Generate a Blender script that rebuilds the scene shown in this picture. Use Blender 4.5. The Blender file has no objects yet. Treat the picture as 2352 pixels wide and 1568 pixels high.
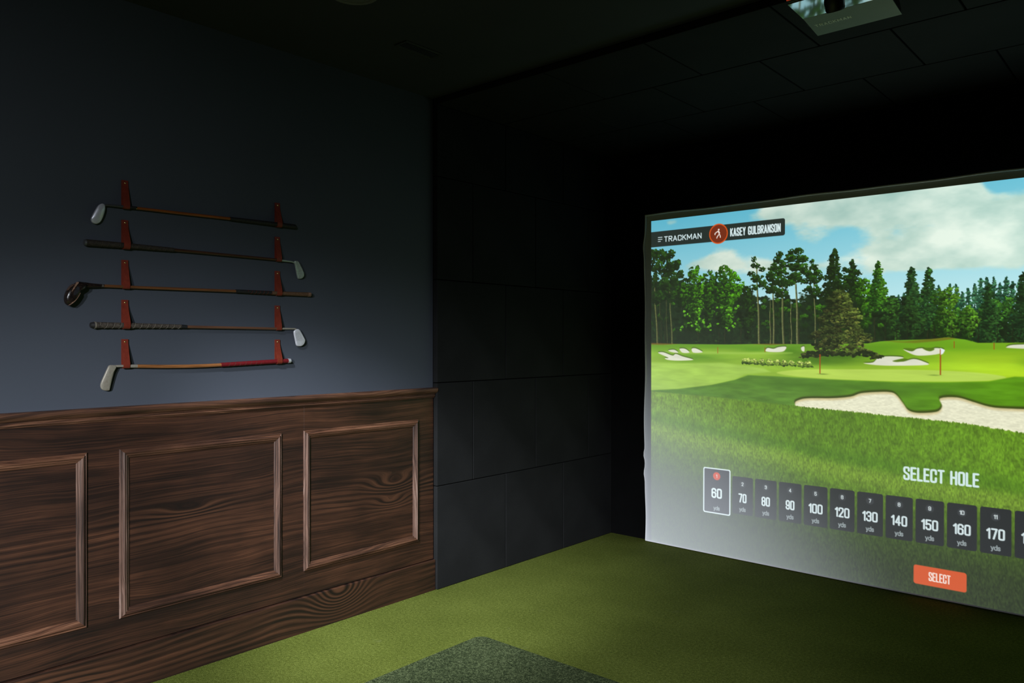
import bpy, bmesh, math, random
import numpy as np
from mathutils import Vector, Matrix

# ------------------------------------------------------------------ camera, world, exposure
scene = bpy.context.scene
COL = scene.collection
cam_d = bpy.data.cameras.new('camera')
cam_d.sensor_width = 36.0
cam_d.lens = 27.314
cam_d.clip_start = 0.02
cam = bpy.data.objects.new('camera', cam_d)
COL.objects.link(cam)
cam.location = (0.0, 0.0, 1.463)
cam.rotation_euler = (math.radians(90), 0, math.radians(41.2325))
scene.camera = cam

world = bpy.data.worlds.new('world')
scene.world = world
world.use_nodes = True
world.node_tree.nodes['Background'].inputs[0].default_value = (0.5, 0.55, 0.6, 1)
world.node_tree.nodes['Background'].inputs[1].default_value = 0.02

vs = scene.view_settings
vs.view_transform = 'Standard'
vs.look = 'None'
vs.exposure = 0.0
vs.gamma = 1.0
vs.use_curve_mapping = False
scene.cycles.max_bounces = 4
scene.cycles.diffuse_bounces = 2
scene.cycles.glossy_bounces = 3

# spotlights added unseen, fitted to the brightness of walls and floor (their housings are built further down): position, aim, beam, blend, watts, label
ADDED_SPOTS = [
    ((0.138, -2.527, 2.449), (-2.316, 0.958, 0.005), 51.7, 0.97, 2900, 'added unseen black ceiling spotlight near the back wall, aimed at the wood panelling'),
    ((0.762, -1.726, 2.751), (-2.437, -0.325, -1.376), 115.7, 0.93, 400, 'added unseen wide black ceiling spotlight behind the hitting turf, aimed down at the left wall'),
    ((-2.100, 0.361, 2.880), (-3.428, 3.448, -0.455), 36.5, 1.0, 1650, 'added unseen recessed ceiling spotlight beside the golf clubs, aimed at the floor by the padding'),
]
for pos, aim, beam, blend, watts, _ in ADDED_SPOTS:
    sp = bpy.data.lights.new('added_spot_lamp', 'SPOT')
    sp.energy = watts
    sp.color = (0.92, 0.98, 1.06)
    sp.spot_size = math.radians(beam)
    sp.spot_blend = blend
    sp.shadow_soft_size = 0.10
    spo = bpy.data.objects.new('added_spot_lamp', sp)
    COL.objects.link(spo)
    spo.location = pos
    spo.rotation_euler = (Vector(aim) - Vector(pos)).to_track_quat('-Z', 'Y').to_euler()

# ------------------------------------------------------------------ dimensions (metres)
WX = -3.381            # painted wall plane
PAD = 0.035            # foam panel thickness
PX = WX + PAD          # face of the side padding
ROOM_R = 4.2
ROOM_B = -3.5
BAY_Y = 3.147          # mouth of the hitting bay
BACK_Y = 4.976
BAY_R = 1.2
CEIL = 2.897
RAIL_Z = 1.192
BASE_Z = 0.178

# ------------------------------------------------------------------ node helpers
class NT:
    def __init__(self, name):
        self.m = bpy.data.materials.new(name)
        self.m.use_nodes = True
        self.t = self.m.node_tree
        self.bsdf = self.t.nodes['Principled BSDF']
        self._co = None
    def n(self, typ, ins=None, **props):
        nd = self.t.nodes.new(typ)
        for k, v in props.items():
            setattr(nd, k, v)
        for k, v in (ins or {}).items():
            self.set(nd.inputs[k], v)
        return nd
    def set(self, sock, v):
        if isinstance(v, bpy.types.NodeSocket):
            self.t.links.new(v, sock)
        elif isinstance(v, bpy.types.Node):
            self.t.links.new(v.outputs[0], sock)
        else:
            sock.default_value = v
    def obj(self):
        if self._co is None:
            self._co = self.n('ShaderNodeTexCoord').outputs['Object']
        return self._co
    def math(self, op, a, b=None, c=None):
        nd = self.n('ShaderNodeMath', operation=op)
        self.set(nd.inputs[0], a)
        if b is not None: self.set(nd.inputs[1], b)
        if c is not None: self.set(nd.inputs[2], c)
        return nd.outputs[0]
    def noise(self, vec, scale=1.0, detail=3.0, rough=0.55, dist=0.0):
        nd = self.n('ShaderNodeTexNoise')
        self.set(nd.inputs['Vector'], vec)
        nd.inputs['Scale'].default_value = scale
        nd.inputs['Detail'].default_value = detail
        nd.inputs['Roughness'].default_value = rough
        nd.inputs['Distortion'].default_value = dist
        return nd.outputs['Fac']
    def mapv(self, vec, scale, loc=(0, 0, 0)):
        nd = self.n('ShaderNodeMapping')
        self.set(nd.inputs['Vector'], vec)
        nd.inputs['Scale'].default_value = scale
        nd.inputs['Location'].default_value = loc
        return nd.outputs[0]
    def ramp(self, fac, stops, interp='LINEAR'):
        nd = self.n('ShaderNodeValToRGB')
        cr = nd.color_ramp
        cr.interpolation = interp
        while len(cr.elements) < len(stops):
            cr.elements.new(0.5)
        for e, (p, c) in zip(cr.elements, stops):
            e.position = p
            e.color = (c[0], c[1], c[2], 1) if len(c) == 3 else c
        self.set(nd.inputs[0], fac)
        return nd.outputs[0]
    def mix(self, fac, a, b, blend='MIX'):
        nd = self.n('ShaderNodeMix', data_type='RGBA', blend_type=blend)
        self.set(nd.inputs[0], fac)
        for i, v in ((6, a), (7, b)):
            if isinstance(v, tuple) and len(v) == 3: v = (*v, 1)
            self.set(nd.inputs[i], v)
        return nd.outputs[2]
    def bump(self, h, strength=0.3, dist=0.01):
        nd = self.n('ShaderNodeBump')
        nd.inputs['Strength'].default_value = strength
        nd.inputs['Distance'].default_value = dist
        self.set(nd.inputs['Height'], h)
        self.t.links.new(nd.outputs[0], self.bsdf.inputs['Normal'])
    def base(self, v):
        if isinstance(v, tuple) and len(v) == 3: v = (*v, 1)
        self.set(self.bsdf.inputs['Base Color'], v)
    def p(self, **kw):
        names = dict(rough='Roughness', metal='Metallic', spec='Specular IOR Level', coat='Coat Weight',
                     coat_rough='Coat Roughness', ior='IOR')
        for k, v in kw.items():
            self.set(self.bsdf.inputs[names[k]], v)
        return self

def lin(r, g, b):
    f = lambda c: c / 12.92 if c <= 0.04045 else ((c + 0.055) / 1.055) ** 2.4
    return tuple(f(c / 255.0) for c in (r, g, b))

# ------------------------------------------------------------------ materials
def mat_paint():
    m = NT('slate_blue_paint')
    n = m.noise(m.obj(), 1.2, 2)
    m.base(m.ramp(n, [(0.3, (0.043, 0.049, 0.062)), (0.7, (0.047, 0.054, 0.068))]))
    m.p(rough=0.62, spec=0.25)
    f = m.noise(m.obj(), 220, 3)
    m.bump(f, 0.06, 0.002)
    return m.m

def mat_plain(name, col, rough=0.5, metal=0.0, spec=0.5, var=0.12, scale=40, bump=0.0, bdist=0.001):
    m = NT(name)
    n = m.noise(m.obj(), scale, 3)
    a = tuple(c * (1 - var) for c in col)
    b = tuple(min(1, c * (1 + var)) for c in col)
    m.base(m.ramp(n, [(0.3, a), (0.7, b)]))
    m.p(rough=rough, metal=metal, spec=spec)
    if bump: m.bump(n, bump, bdist)
    return m.m

def mat_foam():
    m = NT('black_padded_fabric')
    co = m.obj()
    weave = m.noise(m.mapv(co, (520, 520, 160)), 1.0, 2)
    blot = m.noise(co, 3.0, 3)
    k = m.math('MULTIPLY', weave, blot)
    m.base(m.ramp(k, [(0.12, (0.0036, 0.0037, 0.0039)), (0.36, (0.0092, 0.0094, 0.0098))]))
    m.p(rough=0.85, spec=0.2)
    m.bump(weave, 0.25, 0.0015)
    return m.m

def mat_turf(name, dark, mid, light, s=1.0, fleck=0.35, con=1.0):
    m = NT(name)
    co = m.obj()
    fine = m.noise(co, 260 * s, 2, 0.7)
    med = m.noise(co, 75 * s, 2, 0.6)
    big = m.noise(co, 2.2, 3, 0.6)
    k = m.math('ADD', m.math('MULTIPLY', fine, 0.62), m.math('MULTIPLY', med, 0.26))
    k = m.math('ADD', k, m.math('MULTIPLY', big, 0.12))
    col = m.ramp(k, [(0.50 - .14 * con, dark), (0.50, mid), (0.50 + .14 * con, light)])
    # a few pale, dry flecks
    fl = m.noise(m.mapv(co, (1, 1, 1), (7, 3, 1)), 420 * s, 1, 0.5)
    flm = m.ramp(fl, [(0.66, (0, 0, 0)), (0.74, (1, 1, 1))])
    col = m.mix(m.math('MULTIPLY', flm, fleck), col, tuple(min(1, c * 1.8 + 0.05) for c in light))
    sc = m.ramp(m.noise(m.mapv(co, (1, 1, 1), (2, 9, 0)), 5.5, 3, 0.7), [(0.66, (0, 0, 0)), (0.78, (1, 1, 1))])
    col = m.mix(m.math('MULTIPLY', sc, 0.16), col, (0.16, 0.17, 0.10))
    m.base(col)
    m.p(rough=0.9, spec=0.08)
    m.bump(k, 0.8, 0.006)
    return m.m

def mat_wood(name, axis, knots=(), pal='sheet', seed=0.0, fig=(0.66, 0.10), rough=0.42):
    """axis: 'Y' grain runs along the wall, 'Z' grain runs upright; fig: height and spread of the figured grain."""
    m = NT(name)
    co = m.obj()
    sep = m.n('ShaderNodeSeparateXYZ'); m.set(sep.inputs[0], co)
    if axis == 'Y': a, b = sep.outputs['Y'], sep.outputs['Z']
    else: a, b = sep.outputs['Z'], sep.outputs['Y']
    def vec(sa, sb, off, bb=None):
        c = m.n('ShaderNodeCombineXYZ')
        m.set(c.inputs[0], m.math('MULTIPLY_ADD', a, sa, off + seed))
        m.set(c.inputs[1], m.math('MULTIPLY_ADD', b if bb is None else bb, sb, off * 1.7 + seed))
        m.set(c.inputs[2], m.math('MULTIPLY', sep.outputs['X'], 3.0))
        return c.outputs[0]
    # slow bend of the grain, bulging around the knots
    warp = m.math('MULTIPLY', m.noise(vec(0.8, 2.0, 1.0), 1.0, 2, 0.5), 0.16)
    warp = m.math('ADD', warp, m.math('MULTIPLY', m.noise(vec(3.0, 10.0, 5.0), 1.0, 2, 0.5), 0.022))
    near = None
    for (ka, kb, ra, rb, amp) in knots:
        da = m.math('DIVIDE', m.math('SUBTRACT', a, ka), ra)
        db = m.math('DIVIDE', m.math('SUBTRACT', b, kb), rb)
        d2 = m.math('ADD', m.math('MULTIPLY', da, da), m.math('MULTIPLY', db, db))
        g = m.math('POWER', 2.718, m.math('MULTIPLY', d2, -1.0))
        warp = m.math('ADD', warp, m.math('MULTIPLY', g, amp))
        wide = m.math('POWER', 2.718, m.math('MULTIPLY', d2, -0.30))
        near = wide if near is None else m.math('MAXIMUM', near, wide)
    ph = m.math('ADD', b, warp)
    fine = m.noise(vec(2.2, 190.0, 3.0, ph), 1.0, 2, 0.65)
    mid = m.noise(vec(1.1, 46.0, 7.0, ph), 1.0, 2, 0.6)
    blot = m.noise(vec(1.5, 3.2, 21.0), 1.0, 3, 0.62)
    blot2 = m.noise(vec(0.7, 9.0, 31.0), 1.0, 3, 0.6)
    pores = m.noise(vec(14.0, 520.0, 13.0, ph), 1.0, 1, 0.6)
    k = m.math('MULTIPLY', fine, 0.30)
    k = m.math('ADD', k, m.math('MULTIPLY', mid, 0.20))
    k = m.math('ADD', k, m.math('MULTIPLY', blot, 0.32))
    k = m.math('ADD', k, m.math('MULTIPLY', blot2, 0.18))
    if pal == 'sheet':
        stops = [(0.36, (0.0044, 0.0027, 0.0022)), (0.46, (0.0135, 0.0061, 0.0040)), (0.54, (0.0320, 0.0130, 0.0072)),
                 (0.62, (0.0660, 0.0265, 0.0135)), (0.73, (0.105, 0.044, 0.023))]
    elif pal == 'up':       # upright mouldings: streaky grain, with the ridges' sheen painted in as pale streaks
        stops = [(0.36, (0.010, 0.0075, 0.0070)), (0.45, (0.038, 0.0210, 0.0155)), (0.53, (0.095, 0.0520, 0.0370)), (0.62, (0.200, 0.135, 0.108))]
    else:                   # level mouldings and rail: dark with rusty streaks
        stops = [(0.35, (0.0070, 0.0048, 0.0040)), (0.45, (0.032, 0.0150, 0.0095)), (0.53, (0.085, 0.0370, 0.0205)), (0.62, (0.190, 0.092, 0.052))]
    col = m.ramp(k, stops)
    if pal == 'sheet':
        # figured band: dark ring lines with warmer wood between them
        e = m.math('DIVIDE', m.math('SUBTRACT', b, fig[0]), fig[1])
        band = m.math('POWER', 2.718, m.math('MULTIPLY', m.math('MULTIPLY', e, e), -1.0))
        msk = m.ramp(m.noise(vec(1.3, 3.0, 9.0), 1.0, 2, 0.5), [(0.34, (0, 0, 0)), (0.54, (1, 1, 1))])
        fm = m.math('MULTIPLY', band, msk)
        if near is not None: fm = m.math('MAXIMUM', fm, near)
        ring = m.math('MULTIPLY_ADD', m.math('SINE', m.math('MULTIPLY', ph, 215.0)), 0.5, 0.5)
        line = m.ramp(ring, [(0.62, (0, 0, 0)), (0.95, (1, 1, 1))])
        warm = m.ramp(ring, [(0.05, (1, 1, 1)), (0.55, (0, 0, 0))])
        col = m.mix(m.math('MULTIPLY', m.math('MULTIPLY', fm, warm), 0.48), col, (0.078, 0.0330, 0.0165))
        col = m.mix(m.math('MULTIPLY', m.math('MULTIPLY', fm, line), 0.85), col, (0.0052, 0.0034, 0.0028))
    dk = m.ramp(pores, [(0.58, (0, 0, 0)), (0.72, (1, 1, 1))])
    col = m.mix(m.math('MULTIPLY', dk, 0.45), col, (0.0050, 0.0035, 0.0030))
    m.base(col)
    m.p(rough=rough, spec=0.38)
    m.bump(m.math('SUBTRACT', m.math('MULTIPLY', fine, 0.7), m.math('MULTIPLY', dk, 0.6)), 0.22, 0.0015)
    return m.m

def mat_shaft(name, c0, c1, rough=0.35):
    m = NT(name)
    n = m.noise(m.mapv(m.obj(), (300, 9, 300)), 1.0, 3, 0.6)
    m.base(m.ramp(n, [(0.35, c0), (0.65, c1)]))
    m.p(rough=rough, spec=0.5, coat=0.3, coat_rough=0.25)
    return m.m

def mat_steel(name, col=(0.55, 0.56, 0.58), rough=0.32, rust=0.2, rustcol=(0.16, 0.10, 0.07), metal=0.35):
    m = NT(name)
    n = m.noise(m.obj(), 90, 5, 0.65)
    sc = m.noise(m.mapv(m.obj(), (200, 60, 500)), 1.0, 2)
    k = m.ramp(n, [(0.48, (0, 0, 0)), (0.72, (1, 1, 1))])
    col2 = m.mix(m.math('MULTIPLY', k, rust), col, rustcol)
    m.base(col2)
    m.p(metal=metal, rough=m.math('MULTIPLY_ADD', sc, 0.25, rough - 0.1), spec=0.5)
    return m.m

def mat_grip(name, c0, c1, rough=0.7):
    m = NT(name)
    n = m.noise(m.mapv(m.obj(), (160, 90, 160)), 1.0, 4, 0.65)
    m.base(m.ramp(n, [(0.35, c0), (0.65, c1)]))
    m.p(rough=rough, spec=0.35)
    m.bump(n, 0.4, 0.001)
    return m.m

def mat_leather():
    m = NT('oxblood_leather')
    n = m.noise(m.obj(), 70, 4, 0.6)
    m.base(m.ramp(n, [(0.3, (0.112, 0.015, 0.0075)), (0.7, (0.160, 0.022, 0.0105))]))
    m.p(rough=0.45, spec=0.4)
    f = m.noise(m.obj(), 900, 3, 0.6)
    m.bump(f, 0.15, 0.0006)
    return m.m

def mat_emit(name, col, strength):
    m = NT(name)
    m.base((0.02, 0.01, 0.01))
    m.set(m.bsdf.inputs['Emission Color'], (*col, 1))
    m.set(m.bsdf.inputs['Emission Strength'], strength)
    n = m.noise(m.obj(), 30, 2)
    m.p(rough=m.math('MULTIPLY_ADD', n, 0.1, 0.3))
    return m.m

M = {}
M['paint'] = mat_paint()
M['ceiling'] = mat_plain('charcoal_ceiling_paint', (0.034, 0.036, 0.046), 0.75, 0, 0.2, 0.06, 3)
M['bayblack'] = mat_plain('black_bay_backing', (0.0035, 0.0035, 0.0036), 0.95, 0, 0.04, 0.1, 6)
M['foam'] = mat_foam()
M['room'] = mat_plain('dark_room_paint', (0.05, 0.058, 0.068), 0.7, 0, 0.2, 0.06, 2)
M['turf'] = mat_turf('putting_turf', (0.027, 0.035, 0.0035), (0.068, 0.085, 0.0115), (0.150, 0.175, 0.036))
M['mat'] = mat_turf('hitting_mat_turf', (0.009, 0.0145, 0.005), (0.026, 0.036, 0.0135), (0.085, 0.105, 0.046), 0.75, 0.6, 0.75)
M['wood_sheet'] = mat_wood('dark_stained_panel_wood', 'Y', knots=((2.84, 0.668, 0.16, 0.050, 0.085), (2.82, 0.572, 0.12, 0.036, 0.062), (1.66, 0.715, 0.14, 0.030, 0.045)))
M['wood_rail'] = mat_wood('dark_stained_rail_wood', 'Y', pal='rail', seed=4.3)
M['wood_base'] = mat_wood('dark_stained_base_wood', 'Y', knots=((2.46, 0.150, 0.16, 0.10, 0.17),), seed=8.1, fig=(0.11, 0.09))
M['wood_up'] = mat_wood('dark_stained_upright_moulding', 'Z', pal='up', seed=2.2, rough=0.36)
M['wood_across'] = mat_wood('dark_stained_level_moulding', 'Y', pal='rail', seed=6.7, rough=0.36)
M['leather'] = mat_leather()
M['brass'] = mat_plain('brass', (0.75, 0.55, 0.25), 0.25, 1.0, 0.5, 0.1, 200)
M['shaft_orange'] = mat_shaft('honey_hickory', (0.150, 0.038, 0.006), (0.230, 0.060, 0.010))
M['shaft_dark'] = mat_shaft('dark_hickory', (0.030, 0.012, 0.007), (0.065, 0.026, 0.013))
M['shaft_brown'] = mat_shaft('brown_hickory', (0.085, 0.032, 0.012), (0.150, 0.058, 0.020))
M['shaft_red'] = mat_shaft('reddish_hickory', (0.075, 0.034, 0.020), (0.125, 0.058, 0.032))
M['shaft_tan'] = mat_shaft('tan_hickory', (0.150, 0.054, 0.015), (0.270, 0.110, 0.036))
M['steel_bright'] = mat_steel('polished_club_steel', (0.52, 0.52, 0.58), 0.34, 0.35, (0.30, 0.27, 0.28))
M['steel_green'] = mat_steel('tarnished_club_steel', (0.30, 0.36, 0.31), 0.36, 0.55)
M['steel_matte'] = mat_plain('matte_club_steel', (0.52, 0.52, 0.55), 0.45, 0.35, 0.5, 0.08, 120)
M['steel_worn'] = mat_steel('worn_club_steel', (0.30, 0.27, 0.22), 0.36, 0.35)
M['steel_dark'] = mat_steel('dark_hosel_steel', (0.085, 0.088, 0.09), 0.3, 0.3, (0.05, 0.04, 0.03), 0.5)
M['blacktape'] = mat_plain('black_whipping', (0.008, 0.008, 0.009), 0.6, 0, 0.4)
M['grip_black'] = mat_grip('black_leather_grip', (0.006, 0.006, 0.006), (0.018, 0.016, 0.015), 0.6)
M['grip_brownblack'] = mat_grip('brown_black_leather_grip', (0.010, 0.008, 0.006), (0.035, 0.026, 0.018))
M['grip_grey'] = mat_grip('worn_grey_leather_grip', (0.018, 0.013, 0.009), (0.078, 0.062, 0.048))
M['grip_tan'] = mat_grip('bare_tan_grip', (0.070, 0.034, 0.016), (0.115, 0.060, 0.030))
M['grip_red'] = mat_grip('crimson_grip', (0.085, 0.0022, 0.0045), (0.120, 0.0035, 0.0065), 0.55)
M['cord'] = mat_plain('waxed_cord', (0.15, 0.13, 0.10), 0.7, 0, 0.3)
M['cord_dark'] = mat_plain('dark_waxed_cord', (0.050, 0.040, 0.024), 0.7, 0, 0.3)
M['driver'] = mat_grip('black_brown_lacquered_wood', (0.004, 0.0035, 0.0035), (0.020, 0.0120, 0.0090), 0.22)
M['driver_brown'] = mat_grip('rubbed_brown_wood', (0.040, 0.022, 0.016), (0.085, 0.050, 0.038), 0.35)
M['plate'] = mat_plain('dark_sole_plate', (0.030, 0.030, 0.033), 0.2, 0.3, 0.7, 0.2, 90)
M['driver_edge'] = mat_grip('worn_bare_wood', (0.10, 0.055, 0.035), (0.26, 0.15, 0.10), 0.5)
M['silver'] = mat_plain('silver_cap', (0.72, 0.73, 0.76), 0.35, 0.7, 0.5, 0.05, 300)
M['screen_hem'] = mat_plain('white_screen_hem', (0.90, 0.89, 0.92), 0.7, 0, 0.2, 0.03, 60)
M['plastic'] = mat_plain('black_plastic', (0.010, 0.010, 0.011), 0.4, 0, 0.5)
M['lens'] = mat_plain('lens_glass', (0.006, 0.006, 0.010), 0.06, 0, 0.8)
M['gloss'] = mat_plain('glossy_black_window', (0.60, 0.62, 0.62), 0.05, 1.0, 0.5, 0.02, 4)
M['satin'] = mat_plain('satin_grey_panel', (0.13, 0.165, 0.145), 0.42, 0.0, 0.5, 0.05, 12)
M['letter'] = mat_plain('pale_lettering', (0.92, 0.94, 0.94), 0.4, 0, 0.6, 0.02, 30)
M['led'] = mat_emit('red_status_light', (1.0, 0.09, 0.03), 0.22)
M['vent'] = mat_plain('black_vent_metal', (0.026, 0.028, 0.027), 0.5, 0, 0.4)
M['lamp_trim'] = mat_plain('grey_lamp_trim', (0.12, 0.12, 0.13), 0.5, 0, 0.4)

# ------------------------------------------------------------------ mesh helpers
def link_mesh(name, verts, faces, mat, parent=None, smooth=False):
    me = bpy.data.meshes.new(name)
    me.from_pydata([tuple(v) for v in verts], [], faces)
    me.update()
    o = bpy.data.objects.new(name, me)
    COL.objects.link(o)
    if mat is not None:
        me.materials.append(M[mat] if isinstance(mat, str) else mat)
    if smooth:
        me.shade_smooth()
    if parent is not None:
        o.parent = parent
    return o

def bm_obj(name, bm, mat, parent=None, smooth=False, angle=None):
    bmesh.ops.recalc_face_normals(bm, faces=bm.faces)
    me = bpy.data.meshes.new(name)
    bm.to_mesh(me); bm.free()
    o = bpy.data.objects.new(name, me)
    COL.objects.link(o)
    if mat is not None:
        me.materials.append(M[mat] if isinstance(mat, str) else mat)
    if smooth:
        me.shade_smooth()
        if angle:
            me.set_sharp_from_angle(angle=math.radians(angle))
    if parent is not None:
        o.parent = parent
    return o

def bm_box(lo, hi, bevel=0.0, seg=1):
    bm = bmesh.new()
    bmesh.ops.create_cube(bm, size=1.0)
    c = [(l + h) / 2 for l, h in zip(lo, hi)]
    s = [h - l for l, h in zip(lo, hi)]
    for v in bm.verts:
        v.co = Vector((c[0] + v.co.x * s[0], c[1] + v.co.y * s[1], c[2] + v.co.z * s[2]))
    if bevel:
        bmesh.ops.bevel(bm, geom=bm.edges[:], offset=bevel, segments=seg, affect='EDGES', profile=0.5)
    return bm

def box(name, lo, hi, mat, parent=None, bevel=0.0, seg=1):
    return bm_obj(name, bm_box(lo, hi, bevel, seg), mat, parent)

def empty(name, loc=(0, 0, 0)):
    o = bpy.data.objects.new(name, None)
    o.empty_display_size = 0.05
    o.location = loc
    COL.objects.link(o)
    return o

def tag(o, label=None, cat=None, group=None, kind=None):
    if label: o['label'] = label
    if cat: o['category'] = cat
    if group: o['group'] = group
    if kind: o['kind'] = kind
    return o

def frame_of(d):
    d = d.normalized()
    up = Vector((1, 0, 0)) if abs(d.x) < 0.9 else Vector((0, 0, 1))
    s = d.cross(up).normalized()
    return s, s.cross(d).normalized()

def tube_data(pts, radii, sides=12, caps=True):
    pts = [Vector(p) for p in pts]
    if not hasattr(radii, '__len__'):
        radii = [radii] * len(pts)
    V, F = [], []
    n = len(pts)
    for i, p in enumerate(pts):
        d = (pts[min(i + 1, n - 1)] - pts[max(i - 1, 0)])
        s, u = frame_of(d)
        for k in range(sides):
            a = 2 * math.pi * k / sides
            V.append(p + (s * math.cos(a) + u * math.sin(a)) * radii[i])
    for i in range(n - 1):
        for k in range(sides):
            k2 = (k + 1) % sides
            F.append((i * sides + k, i * sides + k2, (i + 1) * sides + k2, (i + 1) * sides + k))
    if caps:
        F.append(tuple(range(sides))[::-1])
        F.append(tuple((n - 1) * sides + k for k in range(sides)))
    return V, F

def tube(name, pts, radii, mat, parent=None, sides=12):
    V, F = tube_data(pts, radii, sides)
    o = link_mesh(name, V, F, mat, parent, smooth=True)
    o.data.set_sharp_from_angle(angle=math.radians(50))
    return o

def extrude_profile(name, prof, y0, y1, mat, parent=None, smooth=True):
    """closed profile of (x, z) points swept along Y"""
    n = len(prof)
    V = [(x, y0, z) for x, z in prof] + [(x, y1, z) for x, z in prof]
    F = [(i, (i + 1) % n, n + (i + 1) % n, n + i) for i in range(n)]
    F += [tuple(range(n))[::-1], tuple(range(n, 2 * n))]
    bm = bmesh.new()
    vs_ = [bm.verts.new(v) for v in V]
    for f in F: bm.faces.new([vs_[i] for i in f])
    return bm_obj(name, bm, mat, parent, smooth, 28)

# ------------------------------------------------------------------ the room shell
def struct(o): o['kind'] = 'structure'; return o

T = 0.12
struct(box('floor', (WX - T, ROOM_B - T, -0.12), (ROOM_R + T, BACK_Y + 0.2, 0.0), 'turf'))
struct(box('wall_left', (WX - T, ROOM_B - T, 0.0), (WX, BAY_Y, CEIL), 'paint'))
struct(box('wall_back', (WX, ROOM_B - T, 0.0), (ROOM_R + T, ROOM_B, CEIL), 'room'))
struct(box('wall_right', (ROOM_R, ROOM_B, 0.0), (ROOM_R + T, BAY_Y + T, CEIL), 'room'))
struct(box('wall_front', (BAY_R + PAD, BAY_Y, 0.0), (ROOM_R, BAY_Y + T, CEIL), 'room'))
struct(box('ceiling', (WX - T, ROOM_B - T, CEIL), (ROOM_R + T, BAY_Y, CEIL + T), 'ceiling'))
bay_l = struct(box('wall_bay_left', (WX - T, BAY_Y, 0.0), (WX, BACK_Y + 0.2, CEIL), 'bayblack'))
struct(box('wall_bay_front', (WX, BACK_Y, 0.0), (BAY_R + PAD, BACK_Y + 0.2, CEIL), 'bayblack'))
bay_r = struct(box('wall_bay_right', (BAY_R + PAD, BAY_Y + T, 0.0), (BAY_R + PAD + T, BACK_Y + 0.2, CEIL), 'bayblack'))
bay_c = struct(box('ceiling_bay', (WX - T, BAY_Y, CEIL), (BAY_R + PAD + T, BACK_Y + 0.2, CEIL + T), 'bayblack'))

# foam panels, two-foot squares laid in running bond
_pcache = {}
def foam_panel(parent, lo, hi, g=0.0025):
    """box panel between lo and hi (metres), its mesh shared by panels of the same size"""
    size = tuple(round(h - l, 4) for l, h in zip(lo, hi))
    if size not in _pcache:
        s = [d - (2 * g if d > 0.1 else 0) for d in size]
        bm = bm_box([-x / 2 for x in s], [x / 2 for x in s], 0.0028, 2)
        bmesh.ops.recalc_face_normals(bm, faces=bm.faces)
        me = bpy.data.meshes.new('panel'); bm.to_mesh(me); bm.free()
        me.materials.append(M['foam'])
        _pcache[size] = me
    o = bpy.data.objects.new('panel', _pcache[size])
    o.location = [(l + h) / 2 for l, h in zip(lo, hi)]
    o.parent = parent
    COL.objects.link(o)

PT = 0.6096
zs = [0.0, PT, 2 * PT, 3 * PT, 4 * PT, CEIL - PAD]
for r in range(5):
    ys = [BAY_Y, BAY_Y + PT, BAY_Y + 2 * PT, BACK_Y] if r % 2 == 0 else [BAY_Y, BAY_Y + PT / 2, BAY_Y + 1.5 * PT, BAY_Y + 2.5 * PT, BACK_Y]
    for y0, y1 in zip(ys[:-1], ys[1:]):
        foam_panel(bay_l, (WX, y0, zs[r]), (PX, y1, zs[r + 1]))
        foam_panel(bay_r, (BAY_R, y0, zs[r]), (BAY_R + PAD, y1, zs[r + 1]))
rows = [(BAY_Y, 3.731, -1.33), (3.731, 4.338, -1.02), (4.338, BACK_Y, -1.32)]
for y0, y1, xj in rows:
    xs = [xj + 0.61 * k for k in range(-6, 8)]
    xs = [WX + 0.001] + [x for x in xs if WX + 0.05 < x < BAY_R + PAD - 0.05] + [BAY_R + PAD]
    for x0, x1 in zip(xs[:-1], xs[1:]):
        foam_panel(bay_c, (x0, y0, CEIL - PAD), (x1, y1, CEIL), 0.004)

# inlaid darker hitting turf with rounded corners
def rounded_slab(name, x0, y0, x1, y1, z0, z1, r, mat):
    pts = []
    for cx, cy, a0 in ((x1 - r, y1 - r, 0), (x0 + r, y1 - r, 90), (x0 + r, y0 + r, 180), (x1 - r, y0 + r, 270)):
        for k in range(7):
            a = math.radians(a0 + 15 * k)
            pts.append((cx + r * math.cos(a), cy + r * math.sin(a)))
    n = len(pts)
    V = [(x, y, z0) for x, y in pts] + [(x, y, z1) for x, y in pts]
    F = [(i, (i + 1) % n, n + (i + 1) % n, n + i) for i in range(n)] + [tuple(range(n, 2 * n)), tuple(range(n))[::-1]]
    return link_mesh(name, V, F, mat)
hm = rounded_slab('hitting_mat', -2.668, 0.70, 0.515, 2.806, 0.0, 0.0025, 0.05, 'mat')
tag(hm, 'dark green hitting turf inlaid in the lighter green floor', 'turf mat')

# ------------------------------------------------------------------ wainscot on the left wall
WS = WX + 0.010          # face of the plywood sheets
WAIN_END = 3.141
wain = struct(empty('trim_1', (WX, 1.0, BASE_Z)))
def child(o, p):
    o.parent = p
    o.matrix_parent_inverse = Matrix.Translation(p.location).inverted()
    return o
for y0, y1 in ((ROOM_B, -0.184), (-0.1832, 2.2551), (2.2557, WAIN_END)):
    child(box('sheet', (WX, y0, BASE_Z + 0.005), (WS, y1, 1.160), 'wood_sheet', None, 0.0002), wain)

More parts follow.
